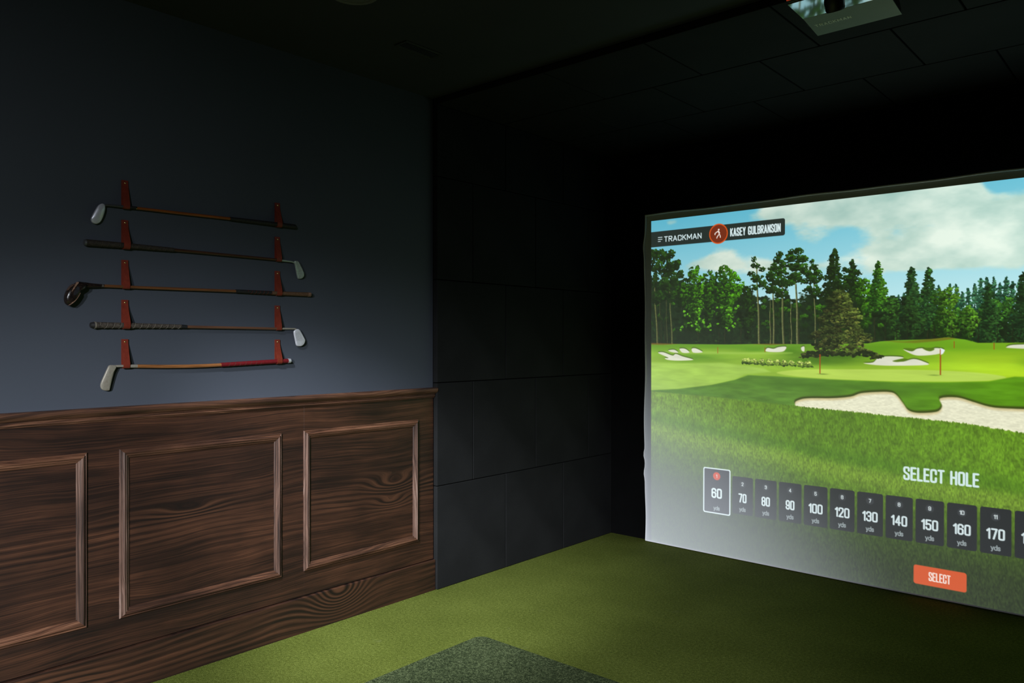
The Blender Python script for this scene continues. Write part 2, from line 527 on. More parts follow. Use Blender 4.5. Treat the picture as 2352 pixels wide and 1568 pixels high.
# panel mouldings: profile = (inset from the outer edge, height off the sheet)
MPROF = [(0.000, 0.000), (0.000, 0.006), (0.0025, 0.0085), (0.006, 0.0085), (0.0075, 0.0065), (0.009, 0.0075),
         (0.0115, 0.0135), (0.0155, 0.0165), (0.0195, 0.0160), (0.0215, 0.0130), (0.0235, 0.0120), (0.0265, 0.0130),
         (0.0290, 0.0115), (0.0310, 0.0070), (0.0330, 0.0062), (0.0370, 0.0060), (0.0395, 0.0035), (0.0400, 0.000)]
def moulding_frame(y0, y1, z0, z1):
    def corner(i, d):
        return ((y0 + d, z1 - d), (y1 - d, z1 - d), (y1 - d, z0 + d), (y0 + d, z0 + d))[i % 4]
    for side in range(4):
        V, F = [], []
        for d, e in MPROF:
            for i in (side, side + 1):
                y, z = corner(i, d)
                V.append((WS + e, y, z))
        for k in range(len(MPROF) - 1):
            F.append((2 * k, 2 * k + 1, 2 * k + 3, 2 * k + 2))
        n = len(MPROF)
        F.append(tuple(2 * k for k in range(n)))
        F.append(tuple(2 * k + 1 for k in range(n))[::-1])
        bm = bmesh.new()
        vv = [bm.verts.new(v) for v in V]
        for f in F: bm.faces.new([vv[i] for i in f])
        child(bm_obj('molding', bm, 'wood_across' if side % 2 == 0 else 'wood_up', None, True, 24), wain)
for k in range(-4, 2):
    moulding_frame(1.358 + 0.8932 * k, 2.124 + (0.8965 if k == 1 else 0.8932 * k), 0.307, 1.0135)

# chair rail: rounded cap over a cove and a bead
rail = struct(empty('trim_2', (WX, 1.0, RAIL_Z)))
cap = [(WX, RAIL_Z), (WX + 0.034, RAIL_Z), (WX + 0.039, RAIL_Z - 0.002), (WX + 0.042, RAIL_Z - 0.007), (WX + 0.0425, RAIL_Z - 0.014),
       (WX + 0.040, RAIL_Z - 0.021), (WX + 0.036, RAIL_Z - 0.025), (WX + 0.033, RAIL_Z - 0.029), (WX + 0.029, RAIL_Z - 0.033), (WX + 0.024, RAIL_Z - 0.036), (WX, RAIL_Z - 0.036)]
child(extrude_profile('rail_cap', cap, ROOM_B, 3.151, 'wood_rail'), rail)
bead = [(WX, RAIL_Z - 0.0362), (WX + 0.0205, RAIL_Z - 0.0362), (WX + 0.0215, RAIL_Z - 0.040), (WX + 0.0195, RAIL_Z - 0.0425), (WX + 0.0225, RAIL_Z - 0.045),
        (WX + 0.0235, RAIL_Z - 0.0485), (WX + 0.0215, RAIL_Z - 0.052), (WX + 0.0165, RAIL_Z - 0.0535), (WX + 0.0155, RAIL_Z - 0.058), (WX + 0.012, RAIL_Z - 0.060), (WX, RAIL_Z - 0.060)]
child(extrude_profile('bead_molding', bead, ROOM_B, 3.1445, 'wood_rail'), rail)
basep = [(WX, 0.0), (WX + 0.022, 0.0), (WX + 0.022, BASE_Z - 0.003), (WX + 0.019, BASE_Z), (WX, BASE_Z)]
struct(extrude_profile('baseboard_left', basep, ROOM_B, 3.1455, 'wood_base', None, False))

# ------------------------------------------------------------------ impact screen and the picture thrown on it
# stroke glyphs on a unit-height box (y up); r-values are corner cuts
def glyphs():
    w, r = 0.40, 0.11
    q = 0.03
    top = lambda a, b: [(a, 1 - r), (a + q, 1 - q), (a + r, 1), (b - r, 1), (b - q, 1 - q), (b, 1 - r)]
    O = [(0, r), (0, 1 - r), (q, 1 - q), (r, 1), (w - r, 1), (w - q, 1 - q), (w, 1 - r), (w, r), (w - q, q), (w - r, 0), (r, 0), (q, q), (0, r)]
    C = [(w, .68), (w, 1 - r), (w - q, 1 - q), (w - r, 1), (r, 1), (q, 1 - q), (0, 1 - r), (0, r), (q, q), (r, 0), (w - r, 0), (w - q, q), (w, r), (w, .32)]
    S = [(w, .74), (w, 1 - r), (w - q, 1 - q), (w - r, 1), (r, 1), (q, 1 - q), (0, 1 - r), (0, .70), (.04, .60), (w - .04, .40), (w, .30), (w, r), (w - q, q), (w - r, 0), (r, 0), (q, q), (0, r), (0, .26)]
    Bt = [(0, 0), (0, 1), (w - r, 1), (w - q, 1 - q), (w, 1 - r), (w, .62), (w - .08, .52), (0, .52)]
    g = {
        'T': (w, [[(0, 1), (w, 1)], [(w / 2, 1), (w / 2, 0)]]),
        'R': (w, [Bt, [(w * .5, .52), (w, 0)]]),
        'A': (w * 1.1, [[(0, 0), (w * .55, 1), (w * 1.1, 0)], [(w * .2, .30), (w * .9, .30)]]),
        'C': (w, [C]), 'O': (w, [O]), 'S': (w, [S]),
        'K': (w, [[(0, 0), (0, 1)], [(w, 1), (0, .42)], [(w * .35, .58), (w, 0)]]),
        'M': (w * 1.35, [[(0, 0), (0, 1), (w * .675, .25), (w * 1.35, 1), (w * 1.35, 0)]]),
        'N': (w, [[(0, 0), (0, 1), (w, 0), (w, 1)]]),
        'E': (w * .85, [[(w * .85, 1), (0, 1), (0, 0), (w * .85, 0)], [(0, .52), (w * .75, .52)]]),
        'Y': (w, [[(0, 1), (w / 2, .45), (w, 1)], [(w / 2, .45), (w / 2, 0)]]),
        'G': (w, [[(w, .74)] + C[1:-1] + [(w, .42), (w * .62, .42)]]),
        'U': (w, [[(0, 1), (0, r), (q, q), (r, 0), (w - r, 0), (w - q, q), (w, r), (w, 1)]]),
        'L': (w * .8, [[(0, 1), (0, 0), (w * .8, 0)]]),
        'B': (w, [Bt + [], [(w - .08, .52), (w, .42), (w, r), (w - q, q), (w - r, 0), (0, 0)]]),
        'H': (w, [[(0, 0), (0, 1)], [(w, 0), (w, 1)], [(0, .52), (w, .52)]]),
        ' ': (w * .45, []),
        '0': (w, [O]),
        '1': (w * .45, [[(0, .80), (w * .45, 1), (w * .45, 0)]]),
        '2': (w, [[(0, .72), (0, 1 - r), (q, 1 - q), (r, 1), (w - r, 1), (w - q, 1 - q), (w, 1 - r), (w, .66), (0, 0), (w, 0)]]),
        '3': (w, [[(0, .78), (0, 1 - r), (r, 1), (w - r, 1), (w, 1 - r), (w, .62), (w - .08, .53), (w * .4, .53)], [(w - .08, .53), (w, .43), (w, r), (w - r, 0), (r, 0), (0, r), (0, .22)]]),
        '4': (w * 1.1, [[(w * .8, 0), (w * .8, 1), (0, .28), (w * 1.1, .28)]]),
        '5': (w, [[(w, 1), (.02, 1), (0, .52), (r, .60), (w - r, .60), (w, .48), (w, r), (w - r, 0), (r, 0), (0, r), (0, .22)]]),
        '6': (w, [[(w, .76), (w, 1 - r), (w - r, 1), (r, 1), (0, 1 - r), (0, r), (r, 0), (w - r, 0), (w, r), (w, .46), (w - r, .57), (r, .57), (0, .46)]]),
        '7': (w, [[(0, 1), (w, 1), (w * .38, 0)]]),
        '8': (w, [[(r, .53), (0, .63), (0, 1 - r), (r, 1), (w - r, 1), (w, 1 - r), (w, .63), (w - r, .53), (r, .53), (0, .43), (0, r), (r, 0), (w - r, 0), (w, r), (w, .43), (w - r, .53)]]),
        '9': (w, [[(0, .24), (0, r), (r, 0), (w - r, 0), (w, r), (w, 1 - r), (w - r, 1), (r, 1), (0, 1 - r), (0, .54), (r, .43), (w - r, .43), (w, .54)]]),
        'y': (w, [[(0, .66), (w * .5, .02)], [(w, .66), (w * .38, -.24), (w * .1, -.28)]]),
        'd': (w, [[(w, 1), (w, 0)], [(w, .12), (w - r, 0), (r, 0), (0, r), (0, .54), (r, .65), (w - r, .65), (w, .54)]]),
        's': (w * .85, [[(w * .85, .50), (w * .68, .65), (w * .17, .65), (0, .56), (0, .44), (w * .85, .22), (w * .85, .10), (w * .68, 0), (w * .17, 0), (0, .14)]]),
    }
    return g
GL = glyphs()

def layout(text, height, xs=1.0, gap=0.16):
    """stroke polylines of a word, (x right, y up), and its width"""
    x, out = 0.0, []
    for ch in text:
        w, st = GL[ch]
        for s in st:
            out.append([((x + px * xs) * height, py * height) for px, py in s])
        x += w * xs + gap
    return out, (x - gap) * height

CELL = 0.003
PIC_W, PIC_H = 3.786, 2.331
RW, RH = int(PIC_W / CELL) + 1, int(PIC_H / CELL) + 1

def value_noise(rng, shape, px, py):
    ny, nx = int(shape[0] / py) + 3, int(shape[1] / px) + 3
    L = rng.random((ny, nx))
    yy = np.arange(shape[0]) / py
    xx = np.arange(shape[1]) / px
    y0 = yy.astype(int); x0 = xx.astype(int)
    fy = (yy - y0)[:, None]; fx = (xx - x0)[None, :]
    fy = fy * fy * (3 - 2 * fy); fx = fx * fx * (3 - 2 * fx)
    a = L[y0][:, x0]; b = L[y0][:, x0 + 1]; c = L[y0 + 1][:, x0]; d = L[y0 + 1][:, x0 + 1]
    return (a * (1 - fx) + b * fx) * (1 - fy) + (c * (1 - fx) + d * fx) * fy

def fbm(rng, shape, px, py, octs=5, gain=0.55):
    out = np.zeros(shape); amp = 1.0; tot = 0
    for _ in range(octs):
        out += amp * value_noise(rng, shape, max(px, 1.01), max(py, 1.01)); tot += amp
        amp *= gain; px /= 2; py /= 2
        if px < 1.2 and py < 1.2: break
    return out / tot

def sstep(a, b, x):
    t = np.clip((x - a) / (b - a), 0, 1)
    return t * t * (3 - 2 * t)

def paint_picture():
    rng = np.random.default_rng(11)
    shp = (RH, RW)
    P = (np.arange(RW) * CELL)[None, :] * np.ones((RH, 1))
    Q = (np.arange(RH) * CELL)[:, None] * np.ones((1, RW))
    c = lambda *v: np.array(v, float) / 255.0
    img = np.zeros((RH, RW, 3))
    def over(mask, col):
        r_ = np.flatnonzero(mask.max(1) > 1e-4); c_ = np.flatnonzero(mask.max(0) > 1e-4)
        if not len(r_) or not len(c_): return
        sl_ = (slice(r_[0], r_[-1] + 1), slice(c_[0], c_[-1] + 1))
        mm = mask[sl_][..., None]
        img[sl_] = img[sl_] * (1 - mm) + (col[sl_] if getattr(col, 'ndim', 1) == 3 else np.asarray(col)) * mm
    def poly_mask(pts, soft=0.0035):
        x = np.array([p[0] for p in pts]); y = np.array([p[1] for p in pts])
        lo = max(0, int((y.min() - .02) / CELL)), min(RH, int((y.max() + .02) / CELL) + 2)
        la = max(0, int((x.min() - .02) / CELL)), min(RW, int((x.max() + .02) / CELL) + 2)
        m = np.zeros(shp)
        if lo[0] >= lo[1] or la[0] >= la[1]: return m
        pp = P[lo[0]:lo[1], la[0]:la[1]]; qq = Q[lo[0]:lo[1], la[0]:la[1]]
        ins = np.zeros(pp.shape, bool); dist = np.full(pp.shape, 9.0)
        n = len(pts)
        for i in range(n):
            x0, y0, x1, y1 = x[i], y[i], x[(i + 1) % n], y[(i + 1) % n]
            cond = ((y0 > qq) != (y1 > qq))
            with np.errstate(divide='ignore', invalid='ignore'):
                xi = (x1 - x0) * (qq - y0) / (y1 - y0 + 1e-12) + x0
            ins ^= cond & (pp < xi)
            dx, dy = x1 - x0, y1 - y0
            t = np.clip(((pp - x0) * dx + (qq - y0) * dy) / (dx * dx + dy * dy + 1e-12), 0, 1)
            dist = np.minimum(dist, np.hypot(pp - x0 - t * dx, qq - y0 - t * dy))
        sd = np.where(ins, dist, -dist)
        m[lo[0]:lo[1], la[0]:la[1]] = sstep(-soft, soft, sd)
        return m
    def smooth_poly(pts, sub=6):
        """closed Catmull-Rom through the points"""
        out = []; n = len(pts)
        for i in range(n):
            p0, p1, p2, p3 = [np.array(pts[(i + k) % n]) for k in (-1, 0, 1, 2)]
            for t in np.linspace(0, 1, sub, endpoint=False):
                out.append(tuple(0.5 * (2 * p1 + (p2 - p0) * t + (2 * p0 - 5 * p1 + 4 * p2 - p3) * t * t + (3 * p1 - p0 - 3 * p2 + p3) * t ** 3)))
        return out
    def below(xs, ys, soft=0.004, wob=None):
        line = np.interp(P[0], xs, ys)[None, :]
        if wob is not None: line = line + wob
        return sstep(-soft, soft, Q - line)

    # ---- sky and clouds
    t = np.clip(Q / 0.75, 0, 1)[..., None]
    img[:] = c(88, 174, 198) * (1 - t) + c(186, 222, 226) * t
    img += (np.clip((P - 0.3) / 2.0, 0, 1) * 0.07)[..., None] * c(255, 215, 180)
    g = lambda x, y, rx, ry, a: a * np.exp(-((P - x) / rx) ** 2 - ((Q - y) / ry) ** 2)
    field = (g(1.35, 0.03, .45, .09, .9) + g(1.75, 0.07, .45, .10, 1.0) + g(1.0, 0.02, .18, .06, .45) + g(2.25, .36, .42, .13, 1.05) + g(1.85, .40, .22, .07, .7)
             + g(2.1, .18, .20, .06, .55) + g(.56, .27, .15, .09, .75) + g(.45, .33, .25, .05, .5) + g(.16, .02, .09, .05, .7) + g(1.55, .33, .14, .03, .35)
             + g(1.95, .30, .5, .12, .55) + g(1.5, .05, .6, .12, .5) + g(.62, .38, .35, .07, .45) + g(1.25, .40, .3, .05, .3) + g(2.9, .1, .5, .12, .8) + g(3.3, .35, .5, .12, .8) + g(.85, .36, .12, .07, .5) - g(2.17, .01, .07, .05, .7))
    cl = fbm(rng, shp, 130, 70, 6, .58)
    mask = sstep(0.50, 0.92, field * 1.0 + (cl - 0.5) * 1.5 + 0.26)
    tone = fbm(rng, shp, 90, 50, 5, .55)
    tone = np.clip((tone - .5) * 1.7 + .55, 0, 1)
    ccol = c(158, 192, 180) * (1 - tone[..., None]) + c(232, 242, 226) * tone[..., None] 
    ccol = ccol * (0.93 + 0.10 * np.clip((P - .8) / 1.4, 0, 1))[..., None]
    over(mask * 0.92, ccol)

    # ---- trees, built from many small leaf clusters
    leaf = fbm(rng, shp, 5, 4.4, 3, .65)
    leaf2 = fbm(rng, shp, 2.6, 2.4, 2, .6)
    def dab(x, y, rx, ry, col, edge=0.75, amt=1.0):
        i0, i1 = max(0, int((y - ry * 1.5) / CELL)), min(RH, int((y + ry * 1.5) / CELL) + 2)
        j0, j1 = max(0, int((x - rx * 1.5) / CELL)), min(RW, int((x + rx * 1.5) / CELL) + 2)
        if i0 >= i1 or j0 >= j1: return
        pp = P[i0:i1, j0:j1]; qq = Q[i0:i1, j0:j1]
        d = np.hypot((pp - x) / rx, (qq - y) / ry)
        m = sstep(1.0, 0.72, d - (leaf[i0:i1, j0:j1] - .5) * edge * 2) * amt
        sh = 0.95 + 0.30 * np.clip((y - qq) / ry, -1, 1) + (leaf2[i0:i1, j0:j1] - .5) * 1.1
        img[i0:i1, j0:j1] = img[i0:i1, j0:j1] * (1 - m[..., None]) + np.clip(col * sh[..., None], 0, 1) * m[..., None]
    def dabs(pts, cols):
        for (x, y, rx, ry), col in zip(pts, cols): dab(x, y, rx, ry, col)
    def trunk(x0, y0, x1, y1, w, col):
        n = max(2, int(abs(y1 - y0) / CELL))
        for k in range(n):
            f = k / (n - 1); i = int((y0 + (y1 - y0) * f) / CELL)
            if not 0 <= i < RH: continue
            xc = x0 + (x1 - x0) * f + 0.002 * math.sin(f * 9 + x0 * 50); ww = w * (0.6 + 0.5 * f)
            j0, j1 = int((xc - ww) / CELL), int((xc + ww) / CELL) + 2
            j0 = max(0, j0)
            if j1 <= j0: continue
            d = (P[i, j0:j1] - xc) / ww
            m = sstep(1.15, 0.6, np.abs(d))
            cc = col * (0.75 + 0.45 * np.clip(-d, -1, 1))[:, None] * (0.8 + 0.4 * leaf2[i, j0:j1])[:, None]
            img[i, j0:j1] = img[i, j0:j1] * (1 - m[:, None]) + cc * m[:, None]
    R = random.Random(5)
    def broad(x, top, bot, hw, dark, light, n=170, light_side=0.35):
        items = []
        n = int(n * 2.2)
        for k in range(n):
            v = R.random() ** 0.8
            y = top + (bot - top) * v
            env = hw * math.sqrt(max(0.02, 1 - (2 * min(v, .92) ** .8 - 0.95) ** 2)) * (0.75 + 0.35 * math.sin(v * 9 + x * 30))
            u = R.uniform(-1, 1)
            items.append((y, x + env * u, u, v))
        for y, xx, u, v in items[:max(24, n // 5)]:
            dab(x + (xx - x) * .86, y, .020, .017, dark * (1.0 + .35 * R.random()), .9)
        items.sort(key=lambda a: a[0] + R.uniform(-.02, .02), reverse=True)
        for y, xx, u, v in items:
            b = 0.38 + light_side * u + 0.55 * (0.55 - v) + R.uniform(-.38, .38)
            col = dark + (light - dark) * float(np.clip(b, 0, 1))
            s = R.uniform(.006, .0135)
            dab(xx, y, s * 1.25, s, col, 1.1)
    def conifer(x, top, bot, hw, dark, light, n=120, side=0.3, droop=0.25):
        for k in range(26):
            v = (k + .5) / 26
            w_ = hw * (0.05 + .80 * v) * (0.72 + 0.45 * abs(math.sin(v * 17 + x * 11)))
            for u in (-.6, 0, .6): dab(x + w_ * u, top + (bot - top) * v, max(.006, w_ * .55), .5 * (bot - top) / 26 + .008, dark, .8)
        n = int(n * 1.7)
        for k in range(n):
            v = 1 - (k / n)
            v = v ** 0.75
            y = top + (bot - top) * v
            tier = 0.72 + 0.45 * abs(math.sin(v * 17 + x * 11))
            u = R.uniform(-1, 1)
            xx = x + hw * (0.10 + 0.90 * v) * tier * u
            b = 0.30 + side * u + R.uniform(-.3, .35)
            col = dark + (light - dark) * float(np.clip(b, 0, 1))
            s = R.uniform(.0055, .0115)
            dab(xx, y + abs(u) * droop * hw * .5, s * 1.5, s * .85, col)
    def clumps(lst, dark, light, n=14):
        n = n * 2
        for (x, y, rx, ry) in lst:
            dab(x, y, rx * .95, ry * .9, dark * 1.1, .9)
            for k in range(n):
                a, r_ = R.uniform(0, 6.28), math.sqrt(R.random())
                u = math.cos(a) * r_
                b = 0.22 + .25 * u - .25 * math.sin(a) * r_ + R.uniform(-.2, .35)
                dab(x + rx * u, y + ry * math.sin(a) * r_, rx * .30, ry * .30, dark + (light - dark) * float(np.clip(b, 0, 1)))
    D, Lt = c(10, 26, 9), c(74, 138, 18)
    # far hazy wood on the right
    for x in np.arange(1.58, 3.8, .030):
        topy = np.interp(x, [1.58, 1.7, 1.88, 2.0, 2.1, 2.3, 2.7, 3.2, 3.8], [.61, .60, .55, .57, .53, .53, .50, .46, .40]) + R.uniform(-.012, .035)
        conifer(x, topy, .85, .045, c(22, 62, 44), c(92, 152, 104), 34, .2)
    for x in np.arange(1.95, 3.8, .055):
        broad(x, np.interp(x, [1.9, 2.1, 2.3, 3.0, 3.8], [.66, .70, .62, .55, .5]) + R.uniform(-.03, .05), .87, .055, c(13, 40, 15), c(72, 132, 38), 60)
    # dark understorey
    wob = (fbm(rng, shp, 16, 9, 4, .6) - .5) * .16
    under = below([0, .2, .45, .66, .74, .82, 1.3, 1.62, 1.95, 2.2, 2.5, 3.8], [.44, .44, .47, .49, .56, .60, .58, .63, .72, .78, .76, .75], .012, wob) * (1 - below([0, 3.8], [.90, .90], .004))
    ucol = c(9, 19, 9) + (leaf[..., None] ** 2) * c(20, 42, 12)
    over(under * .97, ucol)
    for k in range(60):
        x = R.uniform(.02, 2.3)
        if R.random() < .5: trunk(x, .70, x + R.uniform(-.005, .005), .893, R.uniform(.0022, .004), c(44, 48, 26))
    for k in range(130):
        x = R.uniform(0, 1.6); y = R.uniform(.60, .80)
        dab(x, y, R.uniform(.012, .03), R.uniform(.01, .02), D + (c(48, 96, 16) - D) * R.random() ** 2)
    for k in range(40):
        dab(R.uniform(0.3, 1.6), R.uniform(.868, .890), R.uniform(.006, .02), .004, c(34, 62, 24), .6, .8)
    # dark pines on the left edge
    trunk(.022, .40, .053, .90, .008, c(104, 110, 62)); trunk(.150, .50, .174, .90, .007, c(98, 106, 60)); trunk(.120, .5, .133, .89, .005, c(62, 70, 38)); trunk(.06, .4, .075, .7, .004, c(60, 66, 36))
    clumps([(.02, .25, .045, .045), (.07, .24, .04, .03), (.11, .27, .05, .045), (.16, .25, .035, .03), (.05, .34, .05, .05), (.12, .37, .06, .05), (.17, .34, .045, .04), (.215, .33, .03, .035),
            (.03, .44, .04, .05), (.10, .47, .06, .05), (.19, .43, .04, .045), (.24, .40, .025, .03), (.15, .55, .06, .04), (.05, .56, .05, .05), (.22, .52, .03, .04)], c(9, 24, 9), c(46, 92, 18), 16)
    # the two bright leafy trees
    broad(.345, .355, .80, .145, c(9, 30, 6), c(80, 152, 14), 330)
    broad(.575, .362, .78, .135, c(9, 30, 6), c(76, 148, 14), 300)
    for (x, n) in ((.35, 26), (.57, 22)):
        for k in range(n): dab(x + R.uniform(-.11, .13), R.uniform(.64, .80), .012, .009, c(96, 170, 30), .8, .85)
    broad(.735, .50, .85, .060, c(8, 20, 8), c(34, 70, 14), 90)
    broad(.45, .40, .75, .05, c(8, 26, 6), c(52, 104, 12), 60)
    # tall pines
    for x0, y0, x1, w in ((.800, .36, .822, .0075), (.913, .44, .920, .0065), (.968, .38, .984, .0075), (1.060, .38, 1.077, .008), (1.175, .42, 1.19, .005), (.892, .60, .897, .004), (1.03, .62, 1.036, .004)):
        trunk(x0, y0, x1, .897, w, c(116, 122, 74))
    clumps([(.782, .335, .016, .022), (.79, .375, .03, .02), (.838, .40, .022, .016), (.765, .425, .025, .016), (.80, .46, .05, .025), (.84, .50, .04, .03), (.78, .52, .03, .02)], D, c(52, 104, 18), 12)
    clumps([(.955, .315, .022, .022), (.945, .35, .032, .024), (.975, .38, .03, .024), (.925, .40, .04, .03), (.965, .43, .05, .03), (.90, .45, .035, .03), (.94, .49, .05, .035), (.985, .50, .04, .03), (.90, .53, .04, .03), (.96, .56, .05, .03)], D, c(50, 102, 16), 14)
    clumps([(1.035, .305, .025, .02), (1.075, .30, .035, .022), (1.02, .345, .035, .025), (1.07, .345, .05, .028), (1.11, .355, .03, .022), (1.035, .39, .03, .025), (1.08, .40, .055, .028), (1.12, .43, .03, .022), (1.06, .46, .05, .028), (1.10, .49, .035, .02), (1.03, .50, .03, .02)], D, c(62, 122, 20), 14)
    clumps([(1.165, .375, .015, .016), (1.175, .41, .03, .02), (1.15, .45, .03, .022), (1.20, .45, .03, .022), (1.17, .49, .045, .025), (1.22, .48, .02, .016), (1.16, .55, .05, .03), (1.20, .58, .04, .03)], D, c(50, 102, 18), 14)
    conifer(1.300, .305, .60, .075, c(10, 24, 10), c(42, 84, 20), 190, .22)
    conifer(1.410, .38, .62, .055, c(10, 24, 10), c(44, 88, 20), 120, .22)
    clumps([(1.375, .44, .03, .02), (1.44, .46, .03, .022), (1.40, .50, .05, .03), (1.36, .54, .04, .03), (1.46, .53, .035, .03)], D, c(44, 90, 18), 12)
    broad(1.475, .50, .80, .060, c(14, 38, 8), c(70, 128, 20), 110)
    conifer(1.558, .40, .70, .070, c(20, 56, 12), c(92, 160, 32), 190, .35)
    broad(1.64, .62, .88, .075, c(14, 34, 14), c(52, 98, 28), 120)
    conifer(1.738, .447, .80, .075, c(14, 40, 20), c(58, 108, 44), 210, .25)
    conifer(1.828, .455, .80, .078, c(14, 40, 18), c(62, 116, 44), 210, .25)
    broad(1.74, .62, .88, .075, c(12, 30, 13), c(46, 88, 30), 130)
    broad(1.918, .575, .88, .085, c(18, 46, 10), c(86, 138, 32), 200)
    broad(2.03, .68, .88, .060, c(18, 48, 10), c(92, 148, 36), 120)
    conifer(2.13, .56, .88, .07, c(14, 40, 18), c(60, 112, 42), 150, .25)
    conifer(2.29, .51, .88, .08, c(14, 36, 18), c(50, 96, 40), 170, .25)
    for x in (1.60, 1.66, 1.72, 1.86, 1.95, 2.08, 2.17, 2.24): trunk(x, .78, x, .885, .003, c(30, 32, 18))
    for x in np.arange(2.4, 3.8, .11): conifer(x, R.uniform(.38, .52), .88, .09, c(13, 38, 16), c(60, 112, 38), 150, .25)

    # ---- course
    n1 = fbm(rng, shp, 120, 14, 5, .55); n2 = fbm(rng, shp, 40, 8, 4, .55); n3 = fbm(rng, shp, 12, 3, 3, .6)
    gm = below([0, .3, .6, .8, 1.1, 1.5, 1.568, 1.66, 1.84, 1.927, 2.011, 2.076, 2.29, 3.8], [.893, .895, .897, .893, .893, .888, .876, .869, .864, .853, .865, .884, .883, .88], .003)
    fair = c(134, 190, 50) * (0.86 + 0.32 * n1[..., None]) 
    fair = fair * (1 - .10 * np.clip(1 - P / 1.2, 0, 1))[..., None] + (np.clip(1 - P / 1.6, 0, 1) * .04)[..., None]
    fair = fair + (np.clip((P - 1.2) / 1.2, 0, 1))[..., None] * c(26, 22, -18)
    over(gm, fair)
    over(gm * (1 - below([0, 3.8], [.925, .925], .018)) * .55, c(70, 136, 22))
    # red earth showing under the trees
    for pts in ([(0, .885), (.10, .888), (.22, .893), (.10, .902), (0, .900)], [(1.60, .872), (1.70, .876), (1.80, .866), (1.93, .853), (1.97, .860), (1.88, .874), (1.76, .886), (1.66, .880)], [(.78, .893), (.9, .890), (1.0, .893), (.9, .899)]):
        over(poly_mask(pts, .005) * .7, c(118, 74, 24))
    # swells in the ground: darker lee sides
    for x, y, rx, ry, a, col in ((.36, .985, .25, .045, .55, c(66, 128, 22)), (.52, .905, .26, .022, .6, c(88, 152, 26)), (.78, .93, .12, .018, .6, c(72, 140, 22)), (1.03, .935, .10, .03, .7, c(62, 124, 18)),
                              (1.32, .965, .26, .05, .85, c(48, 92, 14)), (1.15, 1.0, .22, .03, .6, c(54, 106, 16)), (1.72, .955, .24, .06, .55, c(84, 148, 14)), (1.88, .905, .25, .035, .6, c(92, 158, 18)),
                              (2.2, .93, .3, .03, .4, c(108, 168, 26)), (.1, .94, .15, .04, .5, c(84, 148, 32)), (1.55, .93, .12, .04, .6, c(78, 142, 18)), (2.32, .99, .06, .03, .35, c(72, 124, 22)), (2.7, .97, .4, .05, .5, c(80, 144, 20))):
        over(np.clip(g(x, y, rx, ry, a) * (0.8 + .5 * n2), 0, 1) * gm, col)
    over(poly_mask(smooth_poly([(.10, .948), (.35, .944), (.70, .948), (1.02, .945), (.98, .957), (.6, .962), (.3, .962)]), .006) * .55, c(150, 202, 84))
    # near putting green and left fairway
    over(poly_mask(smooth_poly([(.939, 1.077), (1.10, 1.054), (1.373, 1.046), (1.65, 1.040), (1.927, 1.041), (2.12, 1.052), (2.212, 1.071), (2.12, 1.092), (1.927, 1.103), (1.6, 1.110), (1.272, 1.107), (1.05, 1.097)]), .005), c(168, 216, 84) * (0.9 + .2 * n1[..., None]))
    fm = poly_mask([(-.05, 1.03), (.25, 1.03), (.55, 1.02), (.85, 1.05), (.90, 1.075), (.72, 1.096), (.648, 1.133), (.475, 1.176), (.215, 1.215), (-.05, 1.232)], .010)
    over(fm * .8, c(150, 202, 84) * (0.88 + .25 * n2[..., None]))
    # dark slope in front of the green
    sl = below([0, .215, .475, .648, .744, .951, 1.27, 1.65, 1.93, 2.13, 2.25, 3.8], [1.232, 1.214, 1.176, 1.135, 1.100, 1.102, 1.112, 1.114, 1.106, 1.094, 1.065, 1.08], .006)
    slc = c(80, 132, 40) * (0.78 + .42 * n2[..., None]) + (np.clip((P - 1.1) / 1.0, 0, 1))[..., None] * c(2, 16, -26)
    over(sl, slc)
    over(np.clip(g(1.15, 1.15, .45, .04, .6) + g(1.75, 1.15, .3, .035, .4), 0, 1) * sl, c(62, 112, 26))
    # bunkers
    sandc = c(218, 220, 200) * (0.94 + .10 * n2[..., None])
    for pts in ([(.057, .959), (.099, .953), (.174, .976), (.201, .964), (.255, .981), (.34, 1.004), (.215, 1.012), (.133, 1.007), (.112, .995), (.14, .992)], [(.14, .940), (.188, .934), (.221, .955), (.174, .953)],
                [(.231, .928), (.275, .927), (.31, .953), (.255, .955)], [(.327, .927), (.36, .924), (.412, .950), (.34, .954)], [(.866, .94), (.877, .918), (.917, .923), (.951, .912), (1.001, .910), (.984, .939), (.928, .945)],
                [(1.098, .914), (1.118, .908), (1.118, .938), (1.102, .934)],
                [(1.477, 1.007), (1.53, 1.001), (1.558, .975), (1.605, .964), (1.679, .965), (1.698, .973), (1.661, .988), (1.698, .993), (1.752, .977), (1.805, .991), (1.825, 1.010), (1.661, 1.018), (1.549, 1.017)],
                [(1.698, .923), (1.743, .933), (1.77, .918), (1.805, .915), (1.823, .927), (1.867, .913), (1.91, .922), (1.884, .946), (1.805, .957), (1.752, .953)], [(2.212, .906), (2.243, .894), (2.36, .892), (2.40, .905), (2.33, .915), (2.227, .911)]):
        up = [(x, y - .006) for x, y in pts]
        over(poly_mask(smooth_poly(up, 4), .004) * .75, c(44, 70, 14))
        over(poly_mask(smooth_poly(pts, 4), .0035), sandc)
    for pts in ([(1.64, .990), (1.70, .975), (1.72, .982), (1.67, .996)], [(1.80, .915), (1.835, .932), (1.86, .922), (1.85, .912)], [(1.70, .915), (1.76, .917), (1.74, .930)]):
        over(poly_mask(smooth_poly(pts, 4), .004), c(76, 116, 20))
